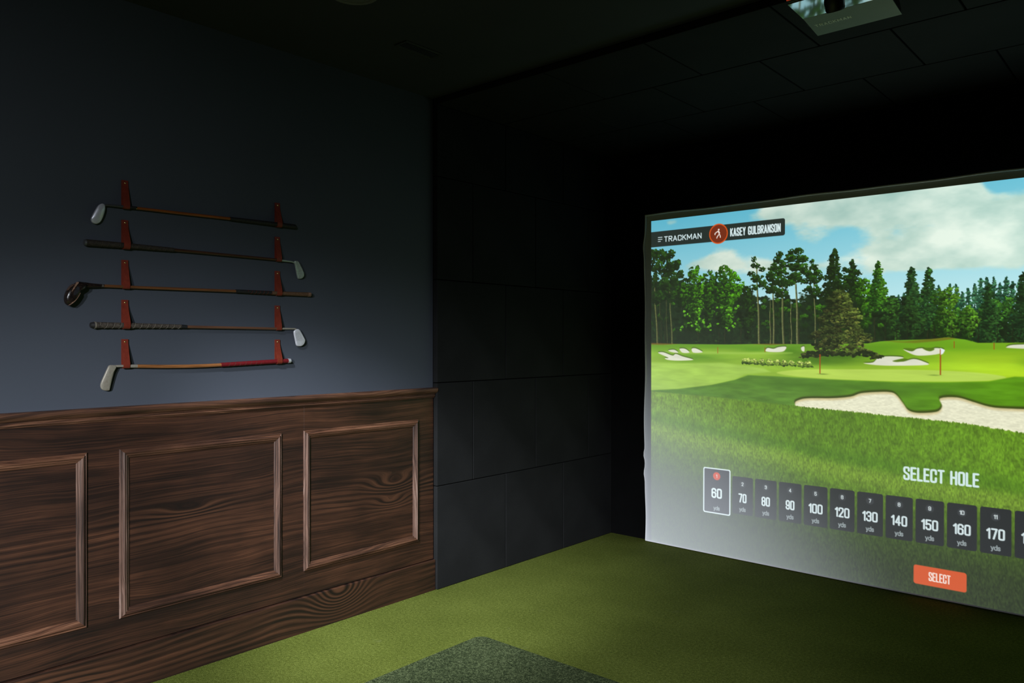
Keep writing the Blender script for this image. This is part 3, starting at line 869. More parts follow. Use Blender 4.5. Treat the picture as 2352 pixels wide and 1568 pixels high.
    # big bunker
    sand = [(1.061, 1.266), (1.104, 1.242), (1.168, 1.233), (1.293, 1.227), (1.403, 1.212), (1.462, 1.189), (1.549, 1.178), (1.624, 1.175), (1.661, 1.190), (1.698, 1.238), (1.725, 1.275), (1.77, 1.288), (1.84, 1.283), (1.884, 1.271),
            (1.901, 1.241), (1.892, 1.199), (1.977, 1.190), (2.052, 1.210), (2.133, 1.233), (2.212, 1.238), (2.40, 1.232), (2.65, 1.20), (2.85, 1.25), (3.0, 1.36), (2.9, 1.42), (2.29, 1.40), (2.0, 1.36), (1.4, 1.33), (1.104, 1.30)]
    over(poly_mask(smooth_poly([(x - .004, y - .013) for x, y in sand], 4), .008) * .85, c(46, 52, 10))
    sg = fbm(rng, shp, 5, 2.2, 2, .6)
    over(poly_mask(smooth_poly(sand, 4), .005), c(230, 229, 200) * (0.91 + .14 * sg[..., None]))
    over(poly_mask(smooth_poly(sand, 4), .005) * (1 - poly_mask(smooth_poly([(x, y + .012) for x, y in sand], 4), .010)) * .5, c(176, 150, 84))
    # foreground rough with blades
    blade = fbm(rng, shp, 1.9, 4.6, 3, .65); blade2 = fbm(rng, shp, 9, 12, 4, .6)
    fore = below([0, .475, 1.061, 1.472, 2.002, 2.29, 3.0, 3.8], [1.238, 1.255, 1.287, 1.305, 1.330, 1.364, 1.43, 1.50], .004, (blade - .5) * .014)
    gr = c(82, 130, 26) * (0.76 + .46 * blade[..., None]) * (0.80 + .4 * blade2[..., None])
    gr = gr + (np.clip((1.2 - P) / 1.2, 0, 1))[..., None] * c(22, 18, 24)
    gr = gr * (1 + .10 * np.clip((P - 1.4) / .8, 0, 1))[..., None]
    over(fore, gr)
    bandl = np.interp(P[0], [0, .347, .951, 1.373, 1.661, 2.29, 3.8], [1.455, 1.510, 1.565, 1.620, 1.645, 1.69, 1.80])[None, :]
    lite = np.exp(-((Q - bandl - .055) / .075) ** 2) * sstep(-.03, .02, Q - bandl + (blade2 - .5) * .05)
    over(np.clip(lite, 0, 1) * .62, c(118, 162, 50) * (0.72 + .56 * blade[..., None]))
    over(np.exp(-((Q - bandl + .035) / .05) ** 2) * .30, c(52, 104, 14))
    # the picture darkens towards its lower edge behind the menu
    dk = sstep(1.60, 2.25, Q + .26 * np.clip(1 - P / 1.3, 0, 1))[..., None]
    low = c(38, 50, 24) * (0.62 + .75 * blade[..., None])
    img[:] = img * (1 - dk * .93) + low * dk * .93

    # the broad bronze-green tree in mid field
    for k in range(620):
        v = (1 - k / 620) ** .8
        y = .565 + .385 * v
        hw = .03 + .205 * v ** .85 * (0.86 + .2 * math.sin(v * 21))
        u = R.uniform(-1, 1)
        b = .26 + .25 * u - .1 * v + R.uniform(-.26, .45)
        col = c(20, 30, 12) + (c(112, 132, 52) - c(20, 30, 12)) * float(np.clip(b, 0, 1)) + (c(70, 46, 26) * .35 if R.random() < .25 else 0)
        s = R.uniform(.008, .017)
        dab(1.335 + hw * u, y + .035 * abs(u) * v, s * 1.7, s * .8, col)
    for k in range(60): dab(1.335 + R.uniform(-.2, .21), .945 + R.uniform(-.01, .02), .016, .007, c(26, 38, 14))
    # clipped bushes in a row
    for i, (x, z_) in enumerate(((.720, .7), (.752, .8), (.790, .85), (.838, 1.0), (.890, 1.0), (.942, 1.05), (.990, .9), (1.036, .95), (1.090, 1.0), (1.142, 1.05))):
        y = 1.004 + .0017 * i
        dab(x + .006, y + .012, .030, .012, c(40, 74, 14))
        dab(x, y, .029 * z_, .025 * z_, c(96, 138, 42), .25)
        for k in range(16):
            a, r_ = R.uniform(0, 6.28), math.sqrt(R.random()) * .85
            lit = .5 + .5 * math.sin(a) * r_ + .15 * math.cos(a)
            dab(x + .022 * z_ * math.cos(a) * r_ - .002, y - .019 * z_ * math.sin(a) * r_ - .002, .0080, .0065, c(92, 132, 38) + (c(186, 214, 112) - c(92, 132, 38)) * float(np.clip(lit + R.uniform(-.2, .2), 0, 1)))
    # flagsticks
    for x, y0, y1, w in ((1.217, .955, 1.077, .0035), (1.892, .92, 1.066, .0035), (.525, .914, .957, .002), (.86, .913, .946, .002), (1.961, .874, .914, .002), (2.154, .883, .920, .0022)):
        over(poly_mask([(x - w, y0), (x + w, y0), (x + w, y1), (x - w, y1)], .002) * .95, c(158, 66, 16))
    over(poly_mask([(1.893, .913), (1.915, .925), (1.905, .945), (1.893, .952)], .003), c(222, 232, 236))
    over(g(1.235, 1.079, .03, .004, .5), c(40, 70, 16)); over(g(1.86, 1.068, .03, .004, .4), c(40, 70, 16))

    cz_ = sstep(.84, .90, Q)[..., None]
    cz_ = cz_ * sstep(.02, .16, img[..., 1] - img[..., 0])[..., None]
    img[:] = img * (1 - cz_) + np.clip(img * np.array([1.07, .975, 1.0]), 0, 1) * cz_

    # ---- menu graphics
    def rrect(x0, y0, x1, y1, r, col, amt=1.0, soft=.002):
        dx = np.maximum(np.maximum(x0 + r - P, P - (x1 - r)), 0); dy = np.maximum(np.maximum(y0 + r - Q, Q - (y1 - r)), 0)
        over(sstep(soft, -soft, np.hypot(dx, dy) - r) * amt, col)
    def strokes(lines, x, y, wid, col, amt=1.0, soft=.0018):
        """polylines (x right, y up) drawn with their base at (x, y)"""
        allx = [p[0] for l in lines for p in l]; ally = [p[1] for l in lines for p in l]
        i0, i1 = int((y - max(ally) - .02) / CELL), int((y - min(ally) + .02) / CELL) + 1
        j0, j1 = int((x + min(allx) - .02) / CELL), int((x + max(allx) + .02) / CELL) + 1
        i0, j0, i1, j1 = max(i0, 0), max(j0, 0), min(i1, RH), min(j1, RW)
        pp = P[i0:i1, j0:j1] - x; qq = y - Q[i0:i1, j0:j1]
        d = np.full(pp.shape, 9.0)
        for l in lines:
            for (x0, y0), (x1, y1) in zip(l[:-1], l[1:]):
                dx, dy = x1 - x0, y1 - y0
                t_ = np.clip(((pp - x0) * dx + (qq - y0) * dy) / (dx * dx + dy * dy + 1e-12), 0, 1)
                d = np.minimum(d, np.hypot(pp - x0 - t_ * dx, qq - y0 - t_ * dy))
        m = (sstep(wid / 2 + soft, wid / 2 - soft, d) * amt)[..., None]
        img[i0:i1, j0:j1] = img[i0:i1, j0:j1] * (1 - m) + col * m
    def words(txt, x0, x1, ybase, h, col, wid, gap=.16, xs=1.0, amt=1.0):
        ls, w = layout(txt, h - wid, xs, gap)
        k = (x1 - x0 - wid) / w
        strokes([[(px * k, py) for px, py in l] for l in ls], x0 + wid / 2, ybase - wid / 2, wid, col, amt)
    white = c(212, 232, 234)
    rrect(-.10, .080, .991, .191, .014, c(27, 36, 38))
    for k, x1 in enumerate((.090, .090, .076)):
        strokes([[(.057, 0), (x1, 0)]], 0, .124 + .0145 * k, .0045, white)
    words('TRACKMAN', .106, .402, .160, .040, white, .0062, .22, 1.15)
    words('KASEY GULBRANSON', .613, .963, .166, .056, white, .0080, .27)
    over(sstep(.002, -.002, np.hypot(P - .528, Q - .139) - .069), c(206, 78, 20))
    over(sstep(.002, -.002, np.hypot(P - .528, Q - .139) - .061), c(112, 34, 14))
    gcol = c(232, 222, 214)
    strokes([[(.003, .019), (-.006, .014), (-.014, .010), (-.023, .002), (-.022, -.004)], [(.000, .017), (.006, .006), (.009, -.003), (.001, -.012), (-.006, -.020), (-.009, -.029)], [(.009, -.003), (.015, -.012), (.017, -.026)], [(.006, .016), (.012, .004)]], .525, .139, .0062, gcol)
    strokes([[(.005, .0275), (.0055, .028)]], .525, .139, .0120, gcol)
    words('SELECT HOLE', 1.700, 2.086, 1.681, .079, c(204, 226, 224), .0122, .24)
    rrect(1.758, 2.160, 2.027, 2.268, .014, c(206, 84, 38))
    words('SELECT', 1.836, 1.948, 2.240, .051, c(238, 216, 208), .0070, .26)
    card = c(34, 36, 40)
    yards = ['60', '70', '80', '90', '100', '120', '130', '140', '150', '160', '170', '180']
    rrect(.419, 1.743, .622, 2.054, .013, c(206, 222, 226)); rrect(.427, 1.751, .614, 2.046, .008, c(46, 46, 54))
    over(sstep(.002, -.002, np.hypot(P - .520, Q - 1.797) - .027), c(196, 66, 34))
    for k in range(18):
        if k:
            x0 = .635 + .1617 * (k - 1)
            rrect(x0, 1.781, x0 + .147, 2.032, .012, card)
            xc, yb, h1, ncy, yl = x0 + .0735, 1.953, .061, 1.829, 2.011
            over(sstep(.004, -.004, np.hypot(P - xc, Q - ncy) - .022), c(52, 55, 60))
        else:
            xc, yb, h1, ncy, yl = .520, 1.948, .068, 1.797, 2.030
        if k >= len(yards): continue
        tw = .078 if k == 0 else (.058 if len(yards[k]) == 2 else .088)
        words(yards[k], xc - tw / 2, xc + tw / 2, yb, h1, c(206, 222, 224), .0112 if k == 0 else .0098, .22)
        tw = layout('yds', .025, 1.25, .22)[1]
        words('yds', xc - tw / 2, xc + tw / 2, yl, .030, c(150, 162, 164), .0048, .22, 1.25)
        if k + 1 <= 12:
            tw = layout(str(k + 1), .021, 1.35, .22)[1] + .004
            words(str(k + 1), xc - tw / 2, xc + tw / 2, ncy + .012, .024, c(196, 208, 208), .0045, .22, 1.35)
    img[:] = np.clip(img, 0, 1)
    return np.where(img <= 0.04045, img / 12.92, ((img + 0.055) / 1.055) ** 2.4)

SX0, SX1, SZ0, SZ1, SY = -3.017, 0.871, 0.008, 2.385, 4.930
PIC_X0, PIC_Z1 = -2.970, 2.339

def screen_bulge(x, z):
    """the hanging cloth leans a few centimetres into the bay low down in the middle"""
    u = np.clip((x - SX0) / (SX1 - SX0), 0, 1); v = np.clip((SZ1 - z) / (SZ1 - SZ0), 0, 1)
    return -0.035 * np.sin(np.pi * u) * v ** 1.5

def left_edge(z):
    """the free edge of the cloth ripples"""
    e = 0.0035 * np.sin(z * 5.2 + .4) + 0.0025 * np.sin(z * 11 + 1.0)
    e = e - 0.011 * np.exp(-((z - .635) / .030) ** 2) - 0.009 * np.exp(-((z - .50) / .035) ** 2) + 0.006 * np.exp(-((z - .22) / .15) ** 2) - .010 * np.exp(-((z - 2.16) / .06) ** 2)
    return e

def build_screen():
    root = empty('impact_screen', (-1.073, SY, 0.0))
    tag(root, 'large white golf impact screen showing a projected fairway and hole menu', 'screen')
    pic = paint_picture()
    # columns: one per picture cell where the photograph looks, every second one beyond
    jv = [j for j in range(RW) if j * CELL < 2.42 or j % 2 == 0]
    px = PIC_X0 + np.array(jv) * CELL
    pz = PIC_Z1 - np.arange(RH) * CELL
    xs = np.concatenate([np.linspace(SX0, PIC_X0 - CELL * .5, 10), px, np.linspace(px[-1] + CELL * .5, SX1, 10)])
    zs_ = np.concatenate([np.linspace(SZ1, PIC_Z1 + CELL * .5, 10), pz[pz > SZ0 + .004], [SZ0]])
    nx, nz = len(xs), len(zs_)
    colr = np.zeros((nz, nx, 3), np.float32)
    nr = int((pz > SZ0 + .004).sum())
    colr[10:10 + nr, 10:10 + len(jv)] = pic[:nr][:, jv]
    colr[10 + nr:, 10:10 + len(jv)] = pic[nr - 1][jv]
    X, Z = np.meshgrid(xs, zs_)
    k = np.clip((PIC_X0 - X) / (PIC_X0 - SX0), 0, 1)
    X = X + left_edge(Z) * k
    Y = SY + screen_bulge(X, Z) + 0.0015 * np.sin(X * 7 + Z * 2) * np.clip(Z, 0, .5)
    co = np.stack([X - root.location.x, Y - root.location.y, Z], -1).reshape(-1, 3).astype(np.float32)
    idx = np.arange(nx * nz).reshape(nz, nx)
    quads = np.stack([idx[:-1, :-1], idx[1:, :-1], idx[1:, 1:], idx[:-1, 1:]], -1).reshape(-1, 4)
    me = bpy.data.meshes.new('fabric')
    nq = len(quads)
    me.vertices.add(len(co)); me.vertices.foreach_set('co', co.ravel())
    me.loops.add(nq * 4); me.loops.foreach_set('vertex_index', quads.ravel().astype(np.int32))
    me.polygons.add(nq); me.polygons.foreach_set('loop_start', np.arange(0, nq * 4, 4, dtype=np.int32))
    me.update(calc_edges=True)
    at = me.color_attributes.new('picture', 'FLOAT_COLOR', 'POINT')
    rgba = np.ones((len(co), 4), np.float32); rgba[:, :3] = colr.reshape(-1, 3)
    at.data.foreach_set('color', rgba.ravel())
    me.shade_smooth()
    m = NT('projection_cloth')
    va = m.n('ShaderNodeVertexColor'); va.layer_name = 'picture'
    weave = m.noise(m.obj(), 900, 1)
    m.base(m.ramp(weave, [(0.3, (0.66, 0.67, 0.70)), (0.7, (0.70, 0.71, 0.74))]))
    m.p(rough=0.9, spec=0.1)
    m.set(m.bsdf.inputs['Emission Color'], va.outputs['Color'])
    m.set(m.bsdf.inputs['Emission Strength'], 1.04)
    m.m.cycles.emission_sampling = 'NONE'
    me.materials.append(m.m)
    fab = bpy.data.objects.new('fabric', me); COL.objects.link(fab); fab.parent = root
    # rolled hem around the cloth
    def hem(pts, r=0.0062):
        pts = [(x - root.location.x, y - root.location.y, z) for x, y, z in pts]
        tube('hem', pts, r, 'screen_hem', root, 8)
    zz = np.linspace(SZ0 + .003, SZ1, 90)
    hem([(SX0 + left_edge(z), SY - .0055, z) for z in zz])
    xx = np.linspace(SX0, SX1, 80)
    hem([(x, SY - .0055, SZ1 + .002 * math.sin(x * 6) + .0015 * math.sin(x * 13)) for x in xx])
    hem([(SX1, SY - .0055, z) for z in zz])
    hem([(x, float(SY + screen_bulge(np.array(x), np.array(SZ0))) - .002, SZ0) for x in xx], .0045)
    return root
build_screen()

# ------------------------------------------------------------------ golf clubs on the wall
CX = WX + 0.0155           # the clubs hang this far in front of the plaster
def P3(y, z, x=CX): return Vector((x, y, z))

def sample(path, n=24):
    """evenly sampled polyline of (y, z) control points"""
    pts = [P3(*p) for p in path]
    d = [0]
    for a, b in zip(pts[:-1], pts[1:]): d.append(d[-1] + (b - a).length)
    out = []
    for k in range(n):
        t = d[-1] * k / (n - 1)
        i = max(j for j in range(len(d)) if d[j] <= t + 1e-9)
        i = min(i, len(pts) - 2)
        out.append(pts[i].lerp(pts[i + 1], (t - d[i]) / (d[i + 1] - d[i])))
    return out

def rod(name, path, r0, r1, mat, parent, n=12, sides=12):
    pts = sample(path, n)
    return child(tube(name, pts, [r0 + (r1 - r0) * k / (n - 1) for k in range(n)], mat, None, sides), parent)

def wrap(parent, path, r0, r1, turns, mat, thick=0.0007):
    pts = sample(path, 200)
    V = []
    for k, p in enumerate(pts):
        f = k / 199; a = 2 * math.pi * turns * f; r = r0 + (r1 - r0) * f + 0.0001
        V.append(p + Vector((math.cos(a) * r, 0, math.sin(a) * r)))
    child(tube('thread', V, thick, mat, None, 5), parent)

def dense(pts, sub=4):
    out = []; n = len(pts)
    for i in range(n):
        p0, p1, p2, p3 = [np.array(pts[(i + k) % n]) for k in (-1, 0, 1, 2)]
        for t in np.linspace(0, 1, sub, endpoint=False):
            out.append(tuple(0.5 * (2 * p1 + (p2 - p0) * t + (2 * p0 - 5 * p1 + 4 * p2 - p3) * t * t + (3 * p1 - p0 - 3 * p2 + p3) * t ** 3)))
    return out

def iron_head(outline, mat, parent, thick=0.011, hollow=0.0, tilt=0.0, rot=0.0):
    """blade built from its outline in the wall plane: back, rim, bevel and a slightly dished or raised face"""
    o = dense(outline)
    cy = sum(p[0] for p in o) / len(o); cz = sum(p[1] for p in o) / len(o)
    rings = [(0.90, -thick * .5), (1.0, -thick * .32), (1.0, thick * .25), (0.965, thick * .42), (0.90, thick * .5), (0.60, thick * (.5 + hollow)), (0.25, thick * (.5 + hollow * 1.4))]
    V, F = [], []
    n = len(o)
    for s, x in rings:
        for y, z in o:
            yy, zz_ = cy + (y - cy) * s, cz + (z - cz) * s
            V.append((CX + x + tilt * (yy - cy) + rot * (zz_ - cz), yy, zz_))
    for k in range(len(rings) - 1):
        for i in range(n):
            j = (i + 1) % n
            F.append((k * n + i, k * n + j, (k + 1) * n + j, (k + 1) * n + i))
    F.append(tuple(range(n))[::-1])
    F.append(tuple((len(rings) - 1) * n + i for i in range(n)))
    bm = bmesh.new()
    vv = [bm.verts.new(v) for v in V]
    for f in F: bm.faces.new([vv[i] for i in f])
    return child(bm_obj('head', bm, mat, None, True, 38), parent)

CLUBS = 'antique golf clubs strapped to the wall'
def club(name, label, y, z):
    r = empty(name, (CX, y, z))
    return tag(r, label, 'golf club', CLUBS)

# 1: topmost, oval head to the left
c1 = club('golf_iron', 'topmost hickory golf iron, oval silver head at left, honey shaft, black grip', 1.70, 2.028)
iron_head([(1.2844, 2.0273), (1.2953, 2.0253), (1.2989, 2.0143), (1.2980, 1.9970), (1.2911, 1.9706), (1.2818, 1.9524), (1.2683, 1.9430), (1.2551, 1.9451), (1.2479, 1.9527), (1.2471, 1.9653), (1.2577, 1.9920), (1.2710, 2.0164)], 'steel_bright', c1, .013, .30, -.10, .12)
rod('hosel', [(1.2948, 2.0167), (1.2999, 2.0232), (1.3074, 2.0250), (1.3968, 2.0276)], .0042, .0062, 'steel_dark', c1)
rod('ferrule', [(1.3958, 2.0276), (1.4250, 2.0280)], .0066, .0064, 'blacktape', c1, 4)
rod('ring', [(1.4245, 2.0280), (1.4275, 2.0280)], .0067, .0067, 'brass', c1, 3)
rod('shaft', [(1.4270, 2.0280), (1.6275, 2.0300), (1.8511, 2.0333)], .0060, .0068, 'shaft_orange', c1)
rod('grip', [(1.8508, 2.0333), (2.0300, 2.0346), (2.1988, 2.0346)], .0088, .0115, 'grip_black', c1)
wrap(c1, [(1.8692, 2.0334), (2.0300, 2.0346), (2.1606, 2.0346)], .0090, .0112, 17, 'cord_dark', .0004)
rod('grip_cap', [(2.1978, 2.0346), (2.2028, 2.0346), (2.2058, 2.0346)], .0120, .0070, 'grip_black', c1, 4)

# 2: grip to the left
c2 = club('golf_iron', 'second golf iron from top, dark shaft, black corded grip left, slim tarnished head right', 1.72, 1.860)
rod('grip_cap', [(1.2200, 1.8625), (1.2275, 1.8626)], .0112, .0135, 'steel_dark', c2, 3)
rod('grip', [(1.2265, 1.8626), (1.2582, 1.8630), (1.4069, 1.8648), (1.5858, 1.8650)], .0142, .0092, 'grip_brownblack', c2)
wrap(c2, [(1.2612, 1.8630), (1.4069, 1.8648), (1.5727, 1.8650)], .0141, .0095, 13, 'cord_dark', .0006)
rod('shaft', [(1.5848, 1.8650), (1.8089, 1.8638), (2.0943, 1.8625)], .0070, .0060, 'shaft_dark', c2)
rod('hosel', [(2.0923, 1.8625), (2.1224, 1.8610), (2.1827, 1.8589), (2.1968, 1.8549), (2.2048, 1.8459)], .0056, .0036, 'steel_green', c2, 16)
iron_head([(2.1943, 1.8610), (2.2033, 1.8642), (2.2134, 1.8620), (2.2287, 1.8396), (2.2442, 1.8140), (2.2495, 1.7941), (2.2404, 1.7803), (2.2229, 1.7772), (2.2172, 1.7855), (2.2114, 1.8018), (2.2018, 1.8343)], 'steel_green', c2, .010, -.15, .15, .15)

# 3: the wooden driver
c3 = club('golf_driver', 'old wooden golf driver with bulbous dark lacquered head, third from the top', 1.70, 1.695)
def driver_head(outline):
    """domed block from its outline: back against the plaster, rounded flanks, nearly flat sole towards the room"""
    o = dense(outline, 3)
    cy = sum(p[0] for p in o) / len(o); cz = sum(p[1] for p in o) / len(o)
    rings = [(.55, .003), (.80, .006), (.95, .012), (1.0, .020), (.98, .028), (.90, .0345), (.76, .0385), (.55, .041), (.28, .0425)]
    n = len(o); V, F = [], []
    for sc, x in rings:
        V += [(WX + x, cy + (y - cy) * sc, cz + (z - cz) * sc) for y, z in o]
    for k in range(len(rings) - 1):
        for i in range(n):
            j = (i + 1) % n
            F.append((k * n + i, k * n + j, (k + 1) * n + j, (k + 1) * n + i))
    F += [tuple(range(n))[::-1], tuple((len(rings) - 1) * n + i for i in range(n))]
    bm = bmesh.new(); vv = [bm.verts.new(v) for v in V]
    for f in F: bm.faces.new([vv[i] for i in f])
    return child(bm_obj('head', bm, 'driver', None, True, 60), c3)
driver_head([(1.1949, 1.7031), (1.1830, 1.6962), (1.1662, 1.6832), (1.1528, 1.6661), (1.1455, 1.6476), (1.1435, 1.6294), (1.1468, 1.6150), (1.1554, 1.6070), (1.1645, 1.6069), (1.1762, 1.6161), (1.1881, 1.6312), (1.1983, 1.6519), (1.2061, 1.6706), (1.2171, 1.6786), (1.2240, 1.6808), (1.2233, 1.6955), (1.2137, 1.7005), (1.2041, 1.7033)])
# sole plate and worn rims let into the head
def sole_patch(name, pts, mat, x0, x1):
    pts = dense(pts, 3)
    n = len(pts)
    V = [(x0, y, z) for y, z in pts] + [(x1, y, z) for y, z in pts]
    F = [(i, (i + 1) % n, n + (i + 1) % n, n + i) for i in range(n)] + [tuple(range(n, 2 * n)), tuple(range(n))[::-1]]
    bm = bmesh.new(); vv = [bm.verts.new(v) for v in V]
    for f in F: bm.faces.new([vv[i] for i in f])
    child(bm_obj(name, bm, mat, None), c3)
sole_patch('sole_plate', [(1.1847, 1.6807), (1.1928, 1.6789), (1.1915, 1.6635), (1.1844, 1.6515), (1.1743, 1.6452), (1.1713, 1.6509), (1.1760, 1.6657)], 'plate', WX + .030, WX + .0432)
sole_patch('worn_edge', [(1.1885, 1.7007), (1.1908, 1.6964), (1.1847, 1.6881), (1.1746, 1.6729), (1.1669, 1.6606), (1.1649, 1.6623), (1.1713, 1.6753), (1.1803, 1.6904)], 'driver_edge', WX + .024, WX + .0412)
sole_patch('worn_edge', [(1.1959, 1.6566), (1.1980, 1.6545), (1.1898, 1.6387), (1.1787, 1.6230), (1.1653, 1.6108), (1.1569, 1.6062), (1.1603, 1.6106), (1.1753, 1.6265), (1.1871, 1.6415)], 'driver_edge', WX + .020, WX + .0385)
sole_patch('worn_edge', [(1.1643, 1.6857), (1.1743, 1.6920), (1.1794, 1.6905), (1.1710, 1.6839), (1.1609, 1.6750), (1.1536, 1.6648), (1.1523, 1.6684)], 'driver_brown', WX + .020, WX + .0375)
rod('neck', [(1.1939, 1.6831), (1.2059, 1.6911), (1.2230, 1.6911), (1.2481, 1.6901), (1.2763, 1.6909), (1.2984, 1.6916)], .0135, .0062, 'driver', c3, 16)
rod('whipping', [(1.2391, 1.6901), (1.2933, 1.6913)], .0088, .0068, 'grip_grey', c3, 6)
rod('shaft', [(1.2923, 1.6914), (1.4571, 1.6926), (1.6473, 1.6953), (1.8792, 1.6982)], .0064, .0068, 'shaft_brown', c3)
rod('grip', [(1.8787, 1.6982), (1.9697, 1.6984), (2.0681, 1.6987)], .0085, .0092, 'grip_black', c3, 8)
wrap(c3, [(1.9395, 1.6983), (2.0651, 1.6987)], .0089, .0093, 6, 'leather', .0005)
rod('grip_end', [(2.0671, 1.6987), (2.1606, 1.6994), (2.2731, 1.7007)], .0093, .0108, 'grip_tan', c3, 8)
rod('grip_cap', [(2.2731, 1.7007), (2.2792, 1.7008), (2.2812, 1.7009), (2.2882, 1.7010)], .0116, .0112, 'driver_edge', c3, 6)

# 4: grey grip left, matte lined blade right
c4 = club('golf_iron', 'fourth golf iron from top, worn grey corded grip left, pale scored blade right', 1.72, 1.527)
rod('grip_cap', [(1.2436, 1.5296), (1.2511, 1.5296), (1.2587, 1.5296)], .0105, .0142, 'grip_black', c4, 5)
rod('grip_ring', [(1.2577, 1.5296), (1.2637, 1.5296)], .0150, .0146, 'cord', c4, 3)
rod('grip', [(1.2632, 1.5296), (1.4270, 1.5299), (1.6199, 1.5293)], .0132, .0088, 'grip_grey', c4)
wrap(c4, [(1.2763, 1.5296), (1.4270, 1.5299), (1.6129, 1.5293)], .0132, .0090, 12, 'cord', .0008)
rod('ferrule', [(1.6189, 1.5293), (1.6451, 1.5283)], .0090, .0080, 'blacktape', c4, 4)
rod('shaft', [(1.6446, 1.5283), (1.8591, 1.5271), (2.0953, 1.5255)], .0068, .0060, 'shaft_red', c4)
rod('hosel', [(2.0943, 1.5255), (2.1264, 1.5259), (2.2008, 1.5265), (2.2108, 1.5218), (2.2139, 1.5122)], .0054, .0034, 'steel_worn', c4, 16)
blade = [(2.1963, 1.5181), (2.2088, 1.5248), (2.2191, 1.5233), (2.2287, 1.5134), (2.2500, 1.4801), (2.2560, 1.4666), (2.2500, 1.4498), (2.2370, 1.4407), (2.2249, 1.4393), (2.2094, 1.4433), (2.2018, 1.4666), (2.1922, 1.5064)]
iron_head(blade, 'steel_matte', c4, .010, 0.0, .05, .05)
for k in range(8):
    t = k / 7
    ya, za = 2.1993 + .0050 * t, 1.5012 - .0357 * t
    yb, zb = 2.2214 + .0215 * t, 1.5112 - .0402 * t
    xa = CX + .0050 + .05 * (ya - 2.223) + .05 * (za - 1.482); xb = CX + .0050 + .05 * (yb - 2.223) + .05 * (zb - 1.482)
    child(tube('score_line', [(xa, ya, za), (xb, yb, zb)], .00045, 'steel_dark', None, 5), c4)

# 5: lowest, red grip
c5 = club('golf_putter', 'lowest club, bowed tan shaft with crimson grip and blade head at left', 1.74, 1.357)
iron_head([(1.3154, 1.3645), (1.3295, 1.3655), (1.3441, 1.3598), (1.3349, 1.3372), (1.3258, 1.2995), (1.3190, 1.2657), (1.3150, 1.2609), (1.3007, 1.2612), (1.2863, 1.2690), (1.2828, 1.2899), (1.2971, 1.3270), (1.3084, 1.3535)], 'steel_worn', c5, .012, .12, -.12, .08)
rod('hosel', [(1.3205, 1.3555), (1.3366, 1.3605), (1.3624, 1.3605), (1.3968, 1.3595)], .0048, .0056, 'steel_worn', c5, 10)
rod('ferrule', [(1.3963, 1.3595), (1.4295, 1.3586)], .0072, .0074, 'steel_worn', c5, 4)
rod('shaft', [(1.4290, 1.3586), (1.5375, 1.3543), (1.6473, 1.3526), (1.7285, 1.3532), (1.8064, 1.3554)], .0078, .0082, 'shaft_tan', c5, 16)
rod('grip', [(1.8059, 1.3554), (1.9094, 1.3592), (2.0300, 1.3635), (2.1581, 1.3672)], .0100, .0112, 'grip_red', c5, 12)
wrap(c5, [(1.8189, 1.3559), (1.9094, 1.3592), (2.0099, 1.3628)], .0101, .0106, 7, 'cord_dark', .0004)
rod('grip_cap', [(2.1576, 1.3672), (2.1596, 1.3672), (2.1666, 1.3674), (2.1721, 1.3675)], .0120, .0112, 'silver', c5, 6)

# ------------------------------------------------------------------ leather straps
def strap(label, y, top, zs_, r, lean=0.0):
    root = tag(empty('leather_strap', (WX, y, top)), label, 'strap', 'leather straps carrying the golf clubs')
    th, hw = 0.0024, 0.0133
    path = [(WX + .0016, top), (WX + .0016, zs_ + .012)]
    rr = r + th * .5 + .0006
    for k in range(11):
        a = math.radians(188 + (352 - 188) * k / 10)
        path.append((CX + rr * math.cos(a), zs_ + rr * math.sin(a)))
    path += [(CX + rr * .97, zs_ + .012), (WX + .0105, top - .045), (WX + .0047, top - .020), (WX + .0044, top)]
    V, F = [], []
    n = len(path)
    for i, (x, z) in enumerate(path):
        x0, z0 = path[max(0, i - 1)]; x1, z1 = path[min(n - 1, i + 1)]
        dx, dz = x1 - x0, z1 - z0
        L = math.hypot(dx, dz) or 1
        nx_, nz_ = dz / L, -dx / L
        sh = lean * i / n
        for s in (-1, 1):
            for yy in (-hw, hw):
                V.append((x + nx_ * s * th / 2, y + yy + sh, z + nz_ * s * th / 2))
    for i in range(n - 1):
        a, b = 4 * i, 4 * (i + 1)
        F += [(a, a + 1, b + 1, b), (a + 2, b + 2, b + 3, a + 3), (a, b, b + 2, a + 2), (a + 1, a + 3, b + 3, b + 1)]
    F += [(0, 2, 3, 1), (4 * n - 4, 4 * n - 3, 4 * n - 1, 4 * n - 2)]
    bm = bmesh.new(); vv = [bm.verts.new(v) for v in V]
    for f in F: bm.faces.new([vv[i] for i in f])
    child(bm_obj('loop', bm, 'leather', None, True, 35), root)
    zr = top - .0115
    child(tube('rivet', [(WX + .0050, y + lean, zr), (WX + .0066, y + lean, zr), (WX + .0078, y + lean, zr), (WX + .0083, y + lean, zr)], [.0040, .0038, .0026, .0008], 'brass', None, 14), root)
names = ['topmost golf club', 'second golf club from the top', 'wooden driver', 'fourth golf club from the top', 'lowest, red-gripped golf club']
left_z = [(2.14, 2.0276, 0.0066), (1.9735, 1.8646, 0.0128), (1.8055, 1.6921, 0.0064), (1.638, 1.5299, 0.012), (1.473, 1.3597, 0.0068)]
right_z = [(2.142, 2.0346, 0.011), (1.9755, 1.862, 0.0058), (1.8085, 1.6992, 0.0098), (1.639, 1.5257, 0.0058), (1.4725, 1.3661, 0.0112)]
for nm, (top, z, r) in zip(names, left_z): strap('left oxblood leather strap looped around the ' + nm, 1.3835, top, z, r)
for nm, (top, z, r) in zip(names, right_z): strap('right oxblood leather strap looped around the ' + nm, 2.1072, top, z, r)

